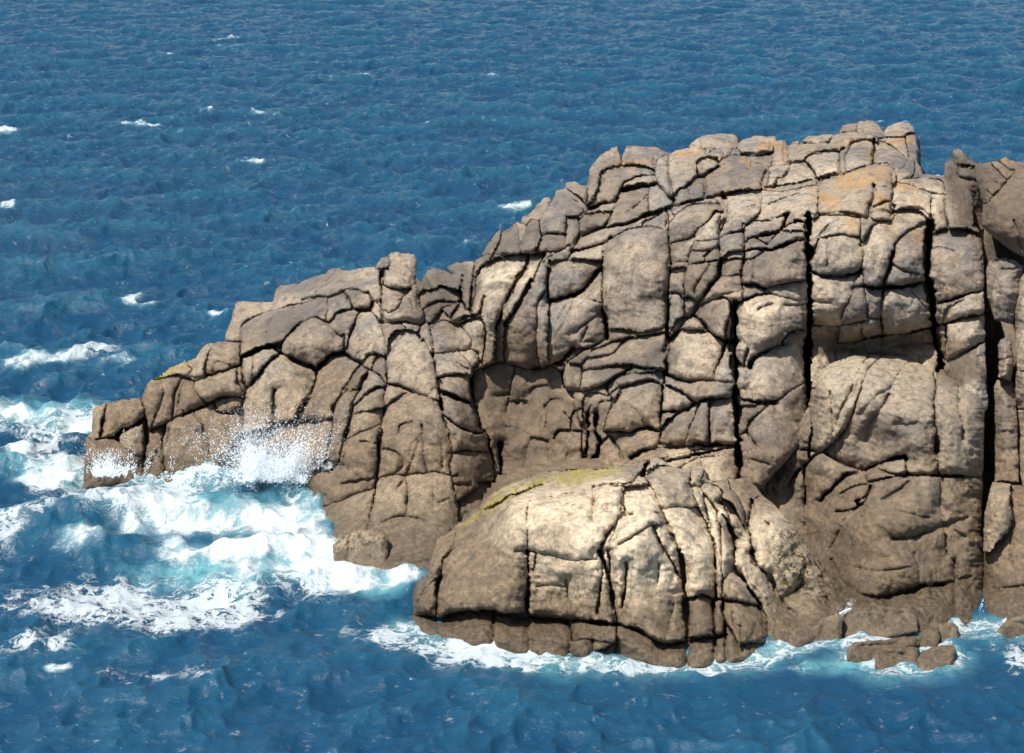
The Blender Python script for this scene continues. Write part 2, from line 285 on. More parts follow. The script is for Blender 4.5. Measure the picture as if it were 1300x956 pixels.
BACK=r"""
B c1 808,578 850,582 892,586
B c1 892,660 892,586 890,510 925,470 1060,405 1200,378 1300,345
B c3 190,350 260,338 360,325 430,288 500,295 560,320 578,365
B c3 430,325 455,360 468,398 520,402 560,400 578,365
G c3 500,295 485,330 480,370
g c3 320,300 330,210
b c3 575,355 600,365 620,400
B c3 622,200 625,300 620,400 640,480
b c3 325,370 325,410 315,450 340,480
B c1 900,665 1000,620 1110,595
B c3 30,612 62,608 100,560 160,490 230,450 275,450 340,500 400,548 425,545 415,640
B c3 275,450 340,482 375,430 440,408 505,402
B c3 505,405 490,440 460,520 440,600 428,640
b c3 560,400 600,440 612,500 640,570 648,640
G c3 570,430 575,520 580,580
g c3 585,570 540,620 500,640 480,670
B c3 415,640 460,670 520,690
B c3 70,640 140,675 200,700 245,715 265,740 300,700 340,650 415,640
B c3 265,740 260,800 235,880 225,900
B c1 1110,595 1110,645 1060,680 1000,750 930,830 912,900 900,953
B c3 30,612 70,640
B c1 892,665 900,720 905,800 930,830
G c1 965,665 955,740 960,800
g c1 1060,410 1050,470 1030,530
B c3 512,710 470,760 440,840 390,900 360,953
G c3 445,700 440,740
G c3 300,810 330,850 350,890
B c3 512,700 545,735 540,770 500,830 450,850
B c3 545,735 600,755 650,810
b c3 520,690 560,650 610,650 650,660
b c3 610,655 580,700 575,740
B c3 650,640 655,700 655,800 665,820
B c4 235,180 270,90 330,0
B c4 290,340 320,230 345,130 385,60 395,0
B c4 345,150 400,90 470,50 530,35 600,45 680,75 760,110 820,125
b c3 665,110 668,175 640,180 600,175
B c3 668,178 640,180 640,270 700,282 760,290 820,250
b c3 640,410 670,420 720,390 760,320 800,290
G c3 720,350 780,345 800,400
B c3 620,470 680,475 750,470 830,490
B c3 815,230 825,300 830,380 855,420 860,470 830,500 840,580
b c3 740,475 745,490 800,510 830,500
g c3 690,480 720,470
b c3 620,480 640,560 655,640
b c3 655,640 660,560 700,515 760,510 830,535 870,590 900,650 910,690
B c3 910,650 920,720 940,800 950,900 955,953
G c3 745,530 710,600
b c3 670,625 720,620 770,660 800,710 830,730
g c3 700,690 718,760
b c3 890,860 920,835 940,870
b c3 830,490 870,475 890,520 905,600 912,645
b c3 900,500 960,460 1040,480 1100,540 1125,580 1110,625
B c3 905,645 1000,640 1110,625 1150,640
B c3 1150,640 1160,690 1130,740 1120,800 1125,900 1110,920
b c3 950,770 1050,755 1110,760
G c3 1040,690 1100,735
B c3 960,850 1040,890 1100,915
b c3 840,230 860,220 900,290 850,290 830,320
b c3 870,290 960,270 1050,290 1080,210
b c3 860,390 940,350 1050,360 1080,290
b c3 850,460 900,470 960,400 1080,350
b c3 960,400 1000,440 1060,360
B c3 1030,470 1100,440 1170,420 1190,330
B c3 1075,210 1060,300 1090,400
b c3 1140,160 1110,300 1110,400
b c3 1040,490 1110,470 1180,440
G c3 900,290 890,400 860,440
B c4 800,0 815,60 820,125
B c4 835,90 900,95 975,130 1000,140
B c4 980,0 990,100 1010,180 1050,290 1080,340 1100,430 1115,520 1120,600
B c4 820,125 830,190 850,260
B c4 835,205 900,260 980,295 1050,305
b c4 850,260 870,310 885,420 870,480 880,540
b c4 890,415 950,395 1100,412
b c4 740,525 800,520 880,540 910,535
G c4 890,585 980,580
b c4 880,540 900,640 910,720 915,790
b c4 385,190 440,175 500,155 560,120 620,85 690,90 760,120 825,165
B c4 515,60 512,150 500,240 480,320 475,420 465,600 455,660 440,740 425,830
b c4 370,305 430,285 500,250
G c4 380,350 470,355
b c4 100,552 160,515 220,490 290,480
b c4 300,410 260,500 210,600 180,655
b c4 280,580 350,570 460,548
b c4 50,718 150,712 260,680 370,635 470,605
g c4 155,470 150,560 140,720
G c4 640,130 650,200
b c4 715,260 730,350 728,430 740,490
g c4 830,340 830,500
G c4 590,600 630,540 700,350
g c4 720,300 650,400 650,520
G c4 500,390 560,400 620,470 560,530 500,560
G c4 660,240 600,260 590,300
b c4 460,600 480,560 520,540 580,530 620,540 680,530 740,525
b c4 635,560 640,660 632,750
g c4 780,600 790,690 870,660
G c4 490,800 560,770 640,760 740,790
g c4 300,790 420,740
b c4 900,690 960,640 1020,600 1030,570 1115,565
b c4 920,800 960,740 1010,760
g c4 680,820 690,930
B c2 150,325 130,400 125,450 110,500
B c2 350,270 360,350 365,400
B c2 215,490 240,460 300,440 350,400 365,400 375,480 360,600 360,720
b c2 215,490 230,540 300,590 358,600
B c2 100,510 160,500 220,510
G c2 460,190 470,250 440,340 400,450
b c2 560,190 530,250 520,330 510,400
G c2 580,200 560,260 545,330
B c2 375,480 430,440 500,415 540,390 575,380
b c2 540,390 545,350 575,350
B c2 575,380 640,350 700,330
b c2 640,190 640,240 670,280 720,310
B c2 720,310 780,270 850,270 910,270
B c2 590,90 620,130 610,165 650,175 700,165 760,150 840,120 890,105
b c2 400,185 470,165 540,145 600,170 640,185 700,165
b c2 750,310 760,360 850,370 890,330 900,290
b c2 640,370 680,420 690,480 715,520 720,600
B c2 480,430 460,560 470,700
b c2 430,580 400,640 390,710
b c2 430,580 460,650 455,700
G c2 500,450 480,560
B c2 1075,240 1070,330 1075,400 1085,480
B c2 1080,430 1160,415 1300,415
B c2 740,690 800,670 860,650
b c2 470,715 560,715 640,690 740,690
b c1 750,590 710,640 690,690 680,740
G c1 740,740 760,690 830,710
B c2 870,110 870,200 910,270
B c2 900,60 900,110 930,230 915,270
B c1 1300,800 1260,890 1210,950
b c2 910,270 905,400 900,500 860,650
b c5 250,530 235,590 210,650 180,700
b c5 330,500 345,560 340,610 350,650
b c5 350,490 380,510 355,580 345,610
b c5 380,510 410,475 455,480 450,560 425,655
G c5 440,430 470,400 500,360
b c5 455,480 490,420 520,365
b c5 455,480 455,550 520,545 590,550
G c5 600,345 640,360 690,400 700,430
b c5 600,455 670,455 700,430
b c5 600,455 600,540 600,605
b c5 425,655 450,580 480,550
b c5 670,455 675,550 655,600 640,650
b c5 600,345 600,300 640,320 690,360 715,400
b c5 715,280 715,400 730,415
b c5 350,650 425,655 490,655
b c5 100,690 180,660 350,650
b c5 790,205 770,300 725,385 730,410
b c5 790,205 830,180 910,168 990,165 1080,190 1085,230
B c5 908,150 905,168
B c5 730,412 790,390 870,375 880,350
b c5 720,440 780,430 860,415
b c5 670,480 700,450 730,412
B c5 870,375 860,420 840,470 815,508
b c5 675,550 740,530 815,505
B c5 880,350 905,310 920,270 980,240 1060,230 1085,230
B c5 905,310 980,290 1060,275 1100,270
b c5 1060,280 1055,360 1060,440
b c5 910,445 980,400 1050,340
B c5 1085,230 1100,270 1150,320 1185,370
b c5 1085,230 1090,190 1110,130 1150,115
B c5 1165,105 1165,200 1175,300 1190,360
B c5 655,600 700,555 780,520 850,510 950,490 1050,440 1170,400 1195,370
B c5 640,650 720,635 810,600 850,570
b c5 800,600 800,700 805,780 800,860 805,953
b c5 830,590 880,560 960,520 1060,510 1160,530
b c5 640,650 610,690 600,690 700,690 800,695
b c5 100,780 130,730 200,690 290,665 390,660 490,655
b c5 100,780 105,860 85,950
B c5 400,665 380,740 330,830 290,900 270,953
b c5 490,660 450,740 410,820 340,940
b c5 490,655 560,650 620,610
B c5 510,700 500,790 500,920
b c5 500,850 460,900 440,950
B c5 500,925 580,905 660,880 720,830 760,770 800,740
b c5 505,700 610,692
G c5 620,610 560,650 490,690 440,760 420,830
g c5 310,720 360,700 400,690
B c6 375,50 310,150 250,270 215,375
B c6 410,110 350,230 280,330 265,360
B c6 0,355 80,320 130,295 150,250
g c6 210,440 280,410 350,400
b c6 440,260 445,380
G c6 440,255 490,260
g c6 640,225 600,330 560,390 540,430
g c6 600,240 560,330
g c6 730,220 790,235
B c6 800,270 820,360 830,430
b c6 830,385 900,375 940,385 1040,395 1110,375 1160,365
B c6 1165,0 1165,170 1160,370 1165,450
g c6 620,410 625,460
G c6 640,400 700,360 780,300
G c6 680,450 715,370
B c6 430,595 500,580 560,560 610,520 640,480
b c6 610,560 700,500 740,480 830,430
G c6 690,450 750,445
b c6 740,500 800,480 860,450 930,430 1050,410 1150,400
b c6 690,570 720,540 850,520 920,450
B c6 690,610 780,595 880,580 950,575 1040,595 1140,600
b c6 585,610 600,570 680,575 690,610 680,700
b c6 585,610 590,700 640,720
B c6 640,720 700,715 800,690 880,640 960,600
b c6 820,690 900,640 1000,615 1140,605
b c6 820,690 835,740 870,780
b c6 840,740 900,700 980,680
b c6 90,615 140,590 240,560 320,580 390,600 430,595
b c6 320,590 300,680 290,770 270,830
G c6 205,745 285,740
G c6 290,790 385,790
g c6 385,610 390,720
G c6 400,730 430,700 500,690
g c6 490,610 500,700
G c6 480,810 520,770 560,765
b c6 690,760 720,730 770,725 830,745
G c6 720,800 740,760
b c6 685,780 690,870 690,953
b c6 765,830 800,780 860,770
b c6 865,780 830,850 810,940
b c6 870,775 900,710 960,680 1050,660 1110,670 1135,690
B c6 1135,690 1125,800 1120,953
G c6 970,810 1010,860 1035,910
B c6 810,942 880,940 950,945 1040,920 1120,940
B c6 720,953 722,870 735,800
b c6 625,870 640,850 680,820
B c6 1135,690 1145,640 1150,600
B c6 1165,450 1155,600
G c7 490,270 500,200 480,150
g c7 250,265 350,280 410,320
b c7 410,325 470,340 490,350
b c7 380,440 395,370 415,335
b c7 500,340 505,420 500,500
b c7 535,330 560,290 610,285
b c7 570,290 620,290 630,250 640,200 680,170
G c7 590,190 625,235
g c7 530,400 560,500 610,420
b c7 640,290 690,290
B c7 720,200 720,320 700,490
B c7 765,190 770,300 790,360 745,470
b c7 790,355 840,320 880,330
B c7 860,335 890,390 915,440
B c7 960,440 1020,400 1100,385 1300,375
B c7 240,360 240,470 250,530
G c7 275,190 285,130 385,130
G c7 215,100 290,80
B a5 150,140 140,200 150,280 130,300
B a5 135,130 160,80 220,0
B a5 150,300 200,330 290,345 390,345 470,345
B a5 545,95 520,180 490,260 475,345 580,350 615,355
B a5 125,360 200,395 280,440 350,490 440,465 580,455 618,450
B a5 125,290 130,380 120,400 110,500 100,600
B a5 120,565 200,560 290,540 350,495
B a5 290,535 200,580 120,650 100,760
B a5 100,775 200,785 270,770 430,785 600,785 635,780
b a5 370,500 330,600 290,700 270,770
b a5 440,470 435,560 430,640 430,780
b a5 80,800 100,775
b a5 100,885 200,855 330,825 430,810
B a5 140,890 300,860 450,830 620,800
G a5 380,870 390,930
b a5 220,953 300,900 380,870 620,850
W a5 600,-20 612,200 618,400 630,600 635,800 640,953 640,1050
B a5 545,95 560,60 605,60
b a5 610,265 670,250 720,250
b a5 670,240 690,170 700,130
B a5 720,250 740,200 800,150 870,115 930,95
b a5 930,95 920,70 960,40 1010,-5
B a5 625,420 650,470 740,490 880,490
b a5 690,690 720,620 800,550 880,490 1000,410 1085,365
B a5 1085,365 1095,430 1115,500
b a5 690,690 730,750 770,800
b a5 635,730 690,690
b a5 650,890 720,880 850,920
b a5 640,520 750,510 840,510
W a3 1105,60 1115,200 1120,400 1125,600 1120,800 1115,980 1120,1200 1125,1380 1115,1440
B a3 150,10 150,200 160,400 130,580 150,640 155,750 130,953
B a3 530,0 500,100 505,250 515,330 500,430 440,500 380,600 320,700
B a3 150,220 240,195 320,170 360,110 440,50 480,0
b a3 350,190 420,185 490,185
B a3 350,110 330,210 300,280 285,350
b a3 175,360 210,335 280,340
b a3 340,260 400,265 490,230
b a3 400,300 440,260
b a3 285,355 380,345 505,320
b a3 165,385 230,370 280,360
b a3 165,420 270,410 280,360
b a3 270,420 260,500 270,580
G a3 440,360 380,450 340,520 345,600
b a3 170,560 200,550 240,560 255,610 255,690
b a3 150,640 165,600 175,560
b a3 260,585 310,580 355,620 340,660
b a3 520,170 580,140 670,120
b a3 515,310 570,270 675,260
b a3 515,320 600,315 670,320
b a3 505,440 600,430 662,420
b a3 440,580 560,560 665,530
B a3 665,80 680,180 675,300 660,400 665,560 670,600
b a3 680,240 700,180 760,170 830,215
b a3 680,270 750,250 830,255
b a3 675,330 740,320 790,290 830,255
b a3 770,170 830,140 880,150
b a3 675,100 740,65 850,60 960,10
B a3 800,160 880,140 930,110 960,30
b a3 830,215 900,150 960,120 1110,130
B a3 830,265 930,240 1010,200 1110,180
b a3 935,115 1000,75 1110,65
b a3 660,400 690,340
G a3 740,320 740,460
b a3 820,520 880,500 1000,475 1118,460
b a3 820,520 900,570 1000,590 1060,600 1118,590
B a3 665,500 760,490 820,520
B a3 665,600 750,575 830,560 900,570
B a3 610,650 640,620 700,590
G a3 960,635 1050,635 1110,620
G a3 770,670 800,650 870,630
B a3 340,690 370,640 450,600 540,578 575,610
B a3 575,610 580,680 550,780 545,880
b a3 575,610 620,620
W a3 610,610 610,700 600,953
B a3 320,700 400,770 460,830 530,880 550,890 600,880
b a3 130,900 160,820 210,730 290,705
b a3 240,790 290,730 340,720 390,760 430,810 350,800 250,800
B a3 150,953 190,870 240,790
G a3 920,880 960,820 1030,795 1080,800
B a4 0,95 75,100
b a4 0,190 75,185
W a4 78,60 75,180 80,400
b a4 80,100 130,60 240,60 330,68 410,80
b a4 75,350 100,280 140,170 200,110
g a4 245,80 245,170
b a4 150,185 245,170 365,185
B a4 80,385 150,405 250,405 330,395 375,370
b a4 370,75 370,180 385,270 375,370
B a4 375,365 340,440 310,540 270,620 265,670
G a4 180,190 180,350
G a4 90,550 200,560
B a4 80,680 180,690 265,680 340,665 420,650 480,645
b a4 380,370 390,450 400,550 405,640
B a4 345,475 395,465 450,475 510,470 600,470 680,445 745,430
B a4 555,270 530,370 500,430 500,480
b a4 555,270 570,210 640,150 740,90
b a4 370,230 430,130 470,90
G a4 560,340 600,370 700,395
B a4 500,480 485,560 480,650 490,730
B a4 235,785 340,775 420,755 490,740 600,735 700,715 790,690
b a4 260,680 240,780 235,870
b a4 375,670 385,770 400,840
b a4 495,745 490,840
G a4 650,490 700,530 720,570 770,600
W a4 770,100 755,250 750,400 770,500 790,620 800,750 825,880 840,1000
b a4 555,75 600,30 700,30 760,100
B a4 560,0 550,60 545,100
B a4 415,0 420,60 410,80 470,90 545,90
b a4 430,40 490,30 545,45
b a4 775,160 850,140 960,135 1040,160 1080,200
G a4 1000,160 1040,240 1060,330 1070,400
G a4 780,255 830,240 900,260
B a4 790,570 880,545 980,510 1085,480
b a4 840,640 860,580 960,545
B a4 795,680 880,670 960,640 1085,620
b a4 860,690 855,880
B a4 835,895 920,860 1000,820 1085,770
b a4 550,810 700,790 800,790
b a2 5,540 20,500 60,475 150,455 300,400 430,385 470,430
B a2 0,485 60,475
B a2 470,430 465,560 460,700 450,760
B a2 350,525 345,600 320,680 315,720
G a2 180,440 340,430
b a2 470,510 550,510 640,550 710,580
g a2 350,525 460,545
b a2 330,680 400,640 460,625
b a2 320,720 370,690 455,690
B a2 470,710 540,675 640,680 710,720
b a2 -10,710 100,700 200,700 300,735
b a2 710,580 700,640 710,750
b a2 530,490 620,480 760,480 790,510 800,600
b a2 640,550 700,570 795,580
b a2 795,580 800,700 820,790
g a2 860,520 850,640 870,780
g a2 900,600 910,700
g a2 830,520 820,640 
g a2 930,560 935,700
B a2 350,240 350,300 340,390
b a2 170,430 160,340 200,260 260,235 350,235
B a2 130,440 130,320 160,290
b a2 355,250 410,245 480,290 540,340 550,400 490,430 470,430
b a2 370,240 410,225 540,220
b a2 540,220 560,330 550,400
b a2 240,130 235,185
b a2 235,190 320,190 380,235
b a2 60,260 100,200 200,185 240,185
b a2 410,170 405,225
b a2 540,215 545,190 610,190
b a2 -20,320 70,300 125,305 160,290
b a2 560,340 600,350 600,430 570,480 490,500
b a2 490,430 490,500
g a2 250,200 300,150 340,180
g a2 450,180 500,160 560,200
b a1 155,345 150,480 170,560 190,660
b a1 60,380 100,370 150,360
b a1 60,400 70,530 130,620 180,670
b a1 345,410 345,515
b a1 345,410 370,380 415,375
B a1 205,640 230,600 300,560 345,515 385,510 405,520
b a1 290,600 300,680
B a1 400,515 408,560 405,660
b a1 415,375 490,380 495,440
b a1 410,320 415,375
b a1 495,440 520,390 580,360 660,370 720,420
G a1 530,240 560,300 575,350
b a1 415,365 450,330 500,320 530,340 530,375
b a1 575,350 600,320 640,315 660,350
b a1 375,280 380,318 410,320
B a1 400,515 430,490 495,440
g a1 655,490 645,610
b a1 720,420 730,450 790,440 830,430
g a1 210,420 190,500 200,560
B a1 850,440 810,520 795,590
b a1 630,300 700,290 860,275
B a1 660,355 740,360 850,350
B a1 860,270 850,350 855,430
b a1 880,285 870,420
b a1 950,270 940,400 975,410 975,310
b a1 720,400 830,430
b a1 975,310 1060,290 1150,280 1270,290
b a1 1080,270 1250,280
b a1 975,410 1060,400 1150,350 1320,320
b a1 840,430 980,430
b a1 850,460 830,580
b a1 875,570 900,520 960,500 1000,420
B a1 1100,410 1140,450 1175,520
b a1 800,590 790,680 785,750 750,790 690,840
G a1 560,800 620,760 700,720 790,700 850,700 950,660 1070,625
B a1 1185,520 1180,700 1180,770
b a1 500,690 530,730 530,800
B a1 520,640 560,700 560,760 545,820 510,900
b a1 150,860 160,830 200,770 300,700 480,685 520,700
b a1 800,600 900,610 1060,590 1110,575 1180,570
G a1 700,840 780,820 960,780
B a1 930,880 960,820 975,760
b a1 -20,830 60,790 150,735 190,770
B a1 0,785 150,725 300,680 410,660 520,635 640,610 780,590 900,580 1000,565 1110,540 1200,520 1300,490
b a1 1110,820 1120,780 1180,770 1300,775
B c2 1240,300 1210,360 1180,415
B c4 235,180 230,250 215,330 200,420
B c4 290,340 275,400 260,470
b c2 900,500 860,650 850,800
b c2 360,700 360,830
b c2 30,500 100,510
B c2 1300,415 1400,400
b c4 915,790 918,960
B c4 1115,520 1120,600 1125,760 1130,960
b c4 425,830 430,950
b c6 215,375 205,450 200,565
b c6 265,360 255,450 260,560
b c6 440,380 440,480 460,585
b c6 130,295 160,400 140,590
b c6 500,235 500,330 495,420 500,580
b c6 90,615 60,560 0,495
b c7 690,290 690,490 700,960
g c7 500,500 500,640
b c7 380,440 370,500 360,680
B a5 1115,800 1115,850
W a3 1115,1440 1112,1640
B a4 840,1000 850,1200
b c2 880,490 980,465 1085,440
b c4 290,345 370,305
b c4 325,205 385,190
b c5 600,345 600,265
b c6 610,515 640,490 740,480
b c6 495,570 585,610
b c7 640,70 645,150 690,290
b a5 1010,-5 1060,-15 1118,10
"""
DOME_OUT="p 1025,518 1001,551 977,592 950,587 940,600 935,660 1000,760 1070,812 1245,812 1249,720 1246,650 1248,612 1250,500 1254,490 1249,486 1238,482 1215,473 1191,467 1180,463 1162,457 1143,450 1125,448 1097,449 1081,452 1065,457 1046,464 1035,475 1030,490 1028,510"
DOME=r"""
b a6 120,420 130,540 118,640 118,700
B a6 310,550 250,610 190,665 130,700 95,735
b a6 95,735 30,800 5,860
b a6 90,740 95,850 95,953
b a6 -60,690 0,665 60,655 130,655 200,680 250,705 330,745 430,770
b a6 445,130 400,200 370,270 350,330
b a6 530,130 450,200 420,260 400,330 375,400 355,470 310,550
G a6 350,330 300,420 265,520
b a6 670,165 620,220 590,270 560,320
G a6 370,465 430,420 500,350 570,310
b a6 560,345 520,420 460,500 430,590
B a6 825,205 815,300 805,420 815,520 820,660
b a6 820,660 835,790
b a6 945,235 940,330 945,440 960,520 965,600
g a6 820,450 845,560 840,640
G a6 235,320 245,450 250,560 250,690
b a6 205,200 160,280 150,320
g a6 1035,640 1025,790
B a6 430,770 500,740 560,710 640,690
b a6 500,760 570,785 650,790
B a6 430,770 330,790 280,830 240,870 180,930
b a6 650,700 645,780
b a6 430,780 440,830 520,815 600,800 650,800
b a6 290,900 350,860 440,840
B a6 640,800 760,800 850,800 940,800 1085,812
b a6 850,800 840,900 845,953
G a6 530,930 600,880 660,840
G a6 260,690 290,600 300,580
b a6 380,940 440,900 450,850
g a6 960,860 995,940
G a6 590,510 650,515 720,500
g a6 560,170 620,172
b a7 80,120 80,280
G a7 430,120 500,80 550,40
b a7 695,0 700,120 710,220 720,330 725,370
b a7 480,300 560,295 640,270 700,240 780,215 820,205
G a7 820,100 830,150
b a7 760,260 790,280 810,290
G a7 580,370 600,430 600,510
b a7 220,180 290,170 340,140 375,90 380,60
b a7 300,170 340,140 370,165 370,200
g a7 270,200 230,280 180,360
B a7 200,400 250,500 340,560 450,570 500,550 560,535 640,515 700,510
b a7 760,400 765,480 765,600 760,700
G a7 680,510 760,500 770,430
g a7 660,450 670,500
b a7 700,510 770,495 840,470
g a7 330,200 480,170 650,210
g a7 300,430 420,450 560,430
"""
FG_OUT="p 520,815 524,790 524,754 528,740 541,731 551,698 555,685 576,671 581,664 592,659 595,651 608,643 615,634 629,622 648,615 666,607 685,600 703,598 731,595 765,595 800,589 816,584 832,581 844,585 851,591 862,595 869,595 878,592 890,591 895,596 897,609 906,611 925,606 932,609 943,606 957,614 967,628 978,637 996,655 1012,672 1021,690 1031,702 1049,723 1068,741 1077,755 1083,768 1082,800 1030,835 970,850 800,860 700,860 620,850 560,835"
FG=r"""
B b1 260,740 240,790 235,950
b b1 120,870 180,800 265,730
b b1 170,830 130,890 110,930
b b1 330,590 270,650 260,740
b b1 335,470 340,520 300,640
b b1 470,385 560,355 640,300 720,280 780,250 900,215
G b1 400,420 470,390
b b1 845,300 900,310 960,290 985,290
G b1 985,290 1000,250 1040,220
g b1 470,385 640,345 740,330 845,310
b b1 745,330 735,400 735,500 735,600
B b1 735,600 740,720 735,860 735,950
B b1 735,605 780,620 775,700 740,710
G b1 490,410 510,480 560,550
b b1 1100,255 1100,340 1095,420
B b1 1260,270 1255,370 1210,460 1150,560 1140,630
b b1 1250,370 1280,410 1300,395
b b1 1140,630 1150,720 1130,840 1120,950
B b1 1180,600 1190,750 1210,900 1215,950
G b1 1210,520 1230,440 1260,400
G b1 670,605 735,605
G b1 780,615 850,620 980,655 1100,650 1135,650
G b1 950,760 960,860 965,950
g b1 780,800 880,790 940,800
B b2 190,272 260,245 400,240 450,260 550,265 640,270 720,275 820,290 910,300 
B b2 75,260 140,265 190,272
b b2 180,280 180,330
b b2 280,260 280,370
b b2 410,240 415,400
b b2 555,265 555,300 560,420
B b2 720,280 730,330 725,480
B b2 915,300 920,460
b b2 735,370 800,365 880,375 915,375
b b2 820,370 825,470
b b2 825,415 880,395 910,375
G b2 560,370 640,375 715,390
G b2 490,285 560,285 610,300
B b2 850,0 890,120 900,220 920,300
b b2 960,50 955,150 945,220
B b2 910,300 1000,325 1060,355 1115,380 1210,370
b b2 1115,370 1140,300 1155,220
B b2 1180,0 1195,100 1210,250 1210,360 1212,480
b b2 1125,0 1160,70 1180,110
G b2 1090,50 1090,130
b b2 1210,365 1300,355
b b2 1095,370 1095,480
G b2 715,110 720,200 720,290
b a8 65,210 65,280 55,380
B a8 220,205 215,300 240,360
G a8 230,350 160,480 130,560
b a8 240,360 275,360
b a8 240,620 235,720 215,870
b a8 200,525 280,475 380,420 460,405
B a8 330,140 360,180 400,260 430,340 460,410
B a8 460,410 500,500 540,620 550,750 555,850 560,953
B a8 330,140 365,65
b a8 345,140 380,100 420,85 480,90
b a8 380,425 430,530 480,600 515,680
b a8 440,335 520,315 600,320
g a8 470,340 620,350
G a8 260,280 340,320 420,360
b a8 90,205 150,190 270,185 310,140 330,140
b a8 350,190 220,205 150,205
b a8 600,210 610,260 650,350
B a8 600,210 640,210 660,290 670,330
b a8 645,210 680,260 720,310 740,340
B a8 670,330 700,430
b a8 740,340 740,400 760,430
B a8 650,350 690,430 720,520 730,600 730,820
b a8 650,180 740,200 770,240 740,290
B a8 740,290 790,340 800,380
b a8 760,260 820,300 850,360 880,430
B a8 770,360 800,410 840,490
b a8 800,210 840,240 870,300 885,350 885,410
b a8 590,210 590,150 600,100
b a8 655,200 655,150 665,115
b a8 800,150 800,240
G a8 900,210 950,215 980,240
B a8 930,280 925,380 900,420
b a8 930,285 990,250
B a8 800,420 830,520 830,650
B a8 830,650 880,720 940,800 980,860 1000,953
b a8 760,430 760,650 770,730 765,830
b a8 770,730 830,660
B a8 910,420 930,560 930,620 1000,690 1060,800 1120,870 1170,940
b a8 1110,815 1170,780 1210,740
b a8 935,390 980,385 1020,410
b a8 1220,650 1215,740
b a8 560,830 600,820 660,800 720,825 780,830 860,840 970,865
G a8 970,790 940,760 910,720
G a8 990,860 1060,860 1110,865
b b3 390,240 460,265 510,265 
B b3 455,270 460,380 465,480 470,600
B b3 510,260 510,330 520,430 530,620
b b3 525,390 580,470 605,530
G b3 555,280 575,400 615,420 610,500
B b3 700,300 740,350 750,430 750,560
G b3 650,500 690,420 710,340
B b3 670,0 700,80 780,160 810,240 860,310 900,340
G b3 840,240 900,210 940,185
G b3 800,370 805,480
G b3 880,400 880,480
B b3 310,480 400,470 480,465 530,460
b b3 1080,250 1110,310
b b3 610,505 750,500
"""
def wl(x,y,dz=0.0): return (x,y,float(WL(x,y,dz)))
BACK_D=tps([wl(108,605),wl(183,608),wl(250,615),wl(330,604),wl(379,650),wl(440,697),wl(540,722),wl(490,718),(505,688,48.0),(700,700,48.5),
(110,550,55.0),(150,512,55.8),(190,480,56.5),(300,384,60.5),(350,370,61),(286,433,58.5),(360,400,58.8),(400,342,61.5),(270,480,56.6),(200,540,55.3),(270,550,55.3),(360,480,56.2),(340,550,55.2),(430,480,55.6),(510,320,58.8),(510,380,57),
(520,430,55.5),(450,500,53.5),(450,600,51.2),(400,600,52),(580,430,55.5),(560,350,58),(600,331,59),(570,600,50.6),(580,520,52.2),(520,550,51.8),(520,650,49.6),(640,600,52.6),(650,540,53.4),(640,480,54.5),(720,560,52.1),(620,400,54.3),(650,340,56),(610,322,58.5),(700,300,57),
(700,252,59.5),(745,230,60),(765,195,62),(770,260,58.5),(800,310,55.8),(800,410,54.3),(800,450,53),(750,500,52.5),(695,560,52.9),(800,590,50.2),(900,600,48.8),(900,500,50.5),(900,400,52.5),(900,300,54.5),(900,250,57.5),(900,220,60),(900,172,63.5),
(1000,590,48.3),(1000,500,50),(1000,400,52),(1000,300,54),(1000,240,57.5),(1000,185,62.5),(1100,455,53.8),(1045,455,53.3),(1165,458,53.5),(1100,410,51.8),(1100,350,52.3),(1100,275,53.8),(1100,215,57.5),(1100,155,64),(1160,160,63.5),(1160,250,56),(1150,205,58.8),(1210,230,58),
(1210,300,53.5),(1220,350,52.5),(1220,470,51),(1240,290,54)])
DOME_D=tps([(1125,450,52.0),(1060,458,51.5),(1200,470,51.6),(1100,472,49.5),(1190,495,49.3),(1060,490,49.6),(1100,540,48.3),(1100,600,47.5),(1100,620,47.0),(1100,680,45.2),(1100,752,44.0),(1140,775,43.4),(1240,500,49.8),(1240,620,46.8),(1240,760,44.2),(1180,700,44.9),(960,600,49.2),(1000,640,48.9),(1020,560,49.1),(1025,700,47.3),(1060,725,45.7),(1245,480,50.8),(1045,755,44.7),(1075,765,43.9),wl(1240,790),(1090,800,42.8),wl(1180,802)])
FG_D=tps([wl(530,797,.1),wl(623,819,.1),wl(715,835,.1),wl(820,835,.3),wl(870,838,.4),wl(900,835,.3),wl(940,833,.2),wl(1024,811,.15),(530,740,44),(560,690,44.5),(700,745,42.4),(850,745,42.3),(700,660,43.2),(640,640,44.4),(600,655,45.6),(800,620,44.4),(830,583,46.8),(700,600,46.9),(760,605,45.6),(870,600,46),(900,650,44.7),(960,620,46.4),(1000,660,45.2),(950,720,43.7),(1000,760,43.8),(1050,730,44.5),(1080,767,43.7),(700,790,42.0),(850,790,41.8)]+[(a,b+30,float(WL(a,b))) for a,b in ((530,797),(623,819),(715,835),(820,835),(940,833),(1024,811))])
RIGHT_D=tps([(1255,250,53),(1300,250,52.5),(1300,210,55),(1266,205,55.5),(1260,300,52),(1300,330,51.5),(1275,335,52),(1275,410,51),(1275,450,50.5),(1275,600,48.7),(1270,620,47),(1280,700,45.2),(1260,782,43.3),(1300,612,47),(1340,250,52),wl(1310,780),(1340,600,47.5),(1340,400,50.5)])
def slope_d(y0,y1,k,x=0):     # low rock: waterline at pixel row y1
    a=YZ(y1,.10); b=a+(y1-y0)*.0125
    return lambda X,Y:a+(b-a)*(y1-np.asarray(Y,float))/(y1-y0)
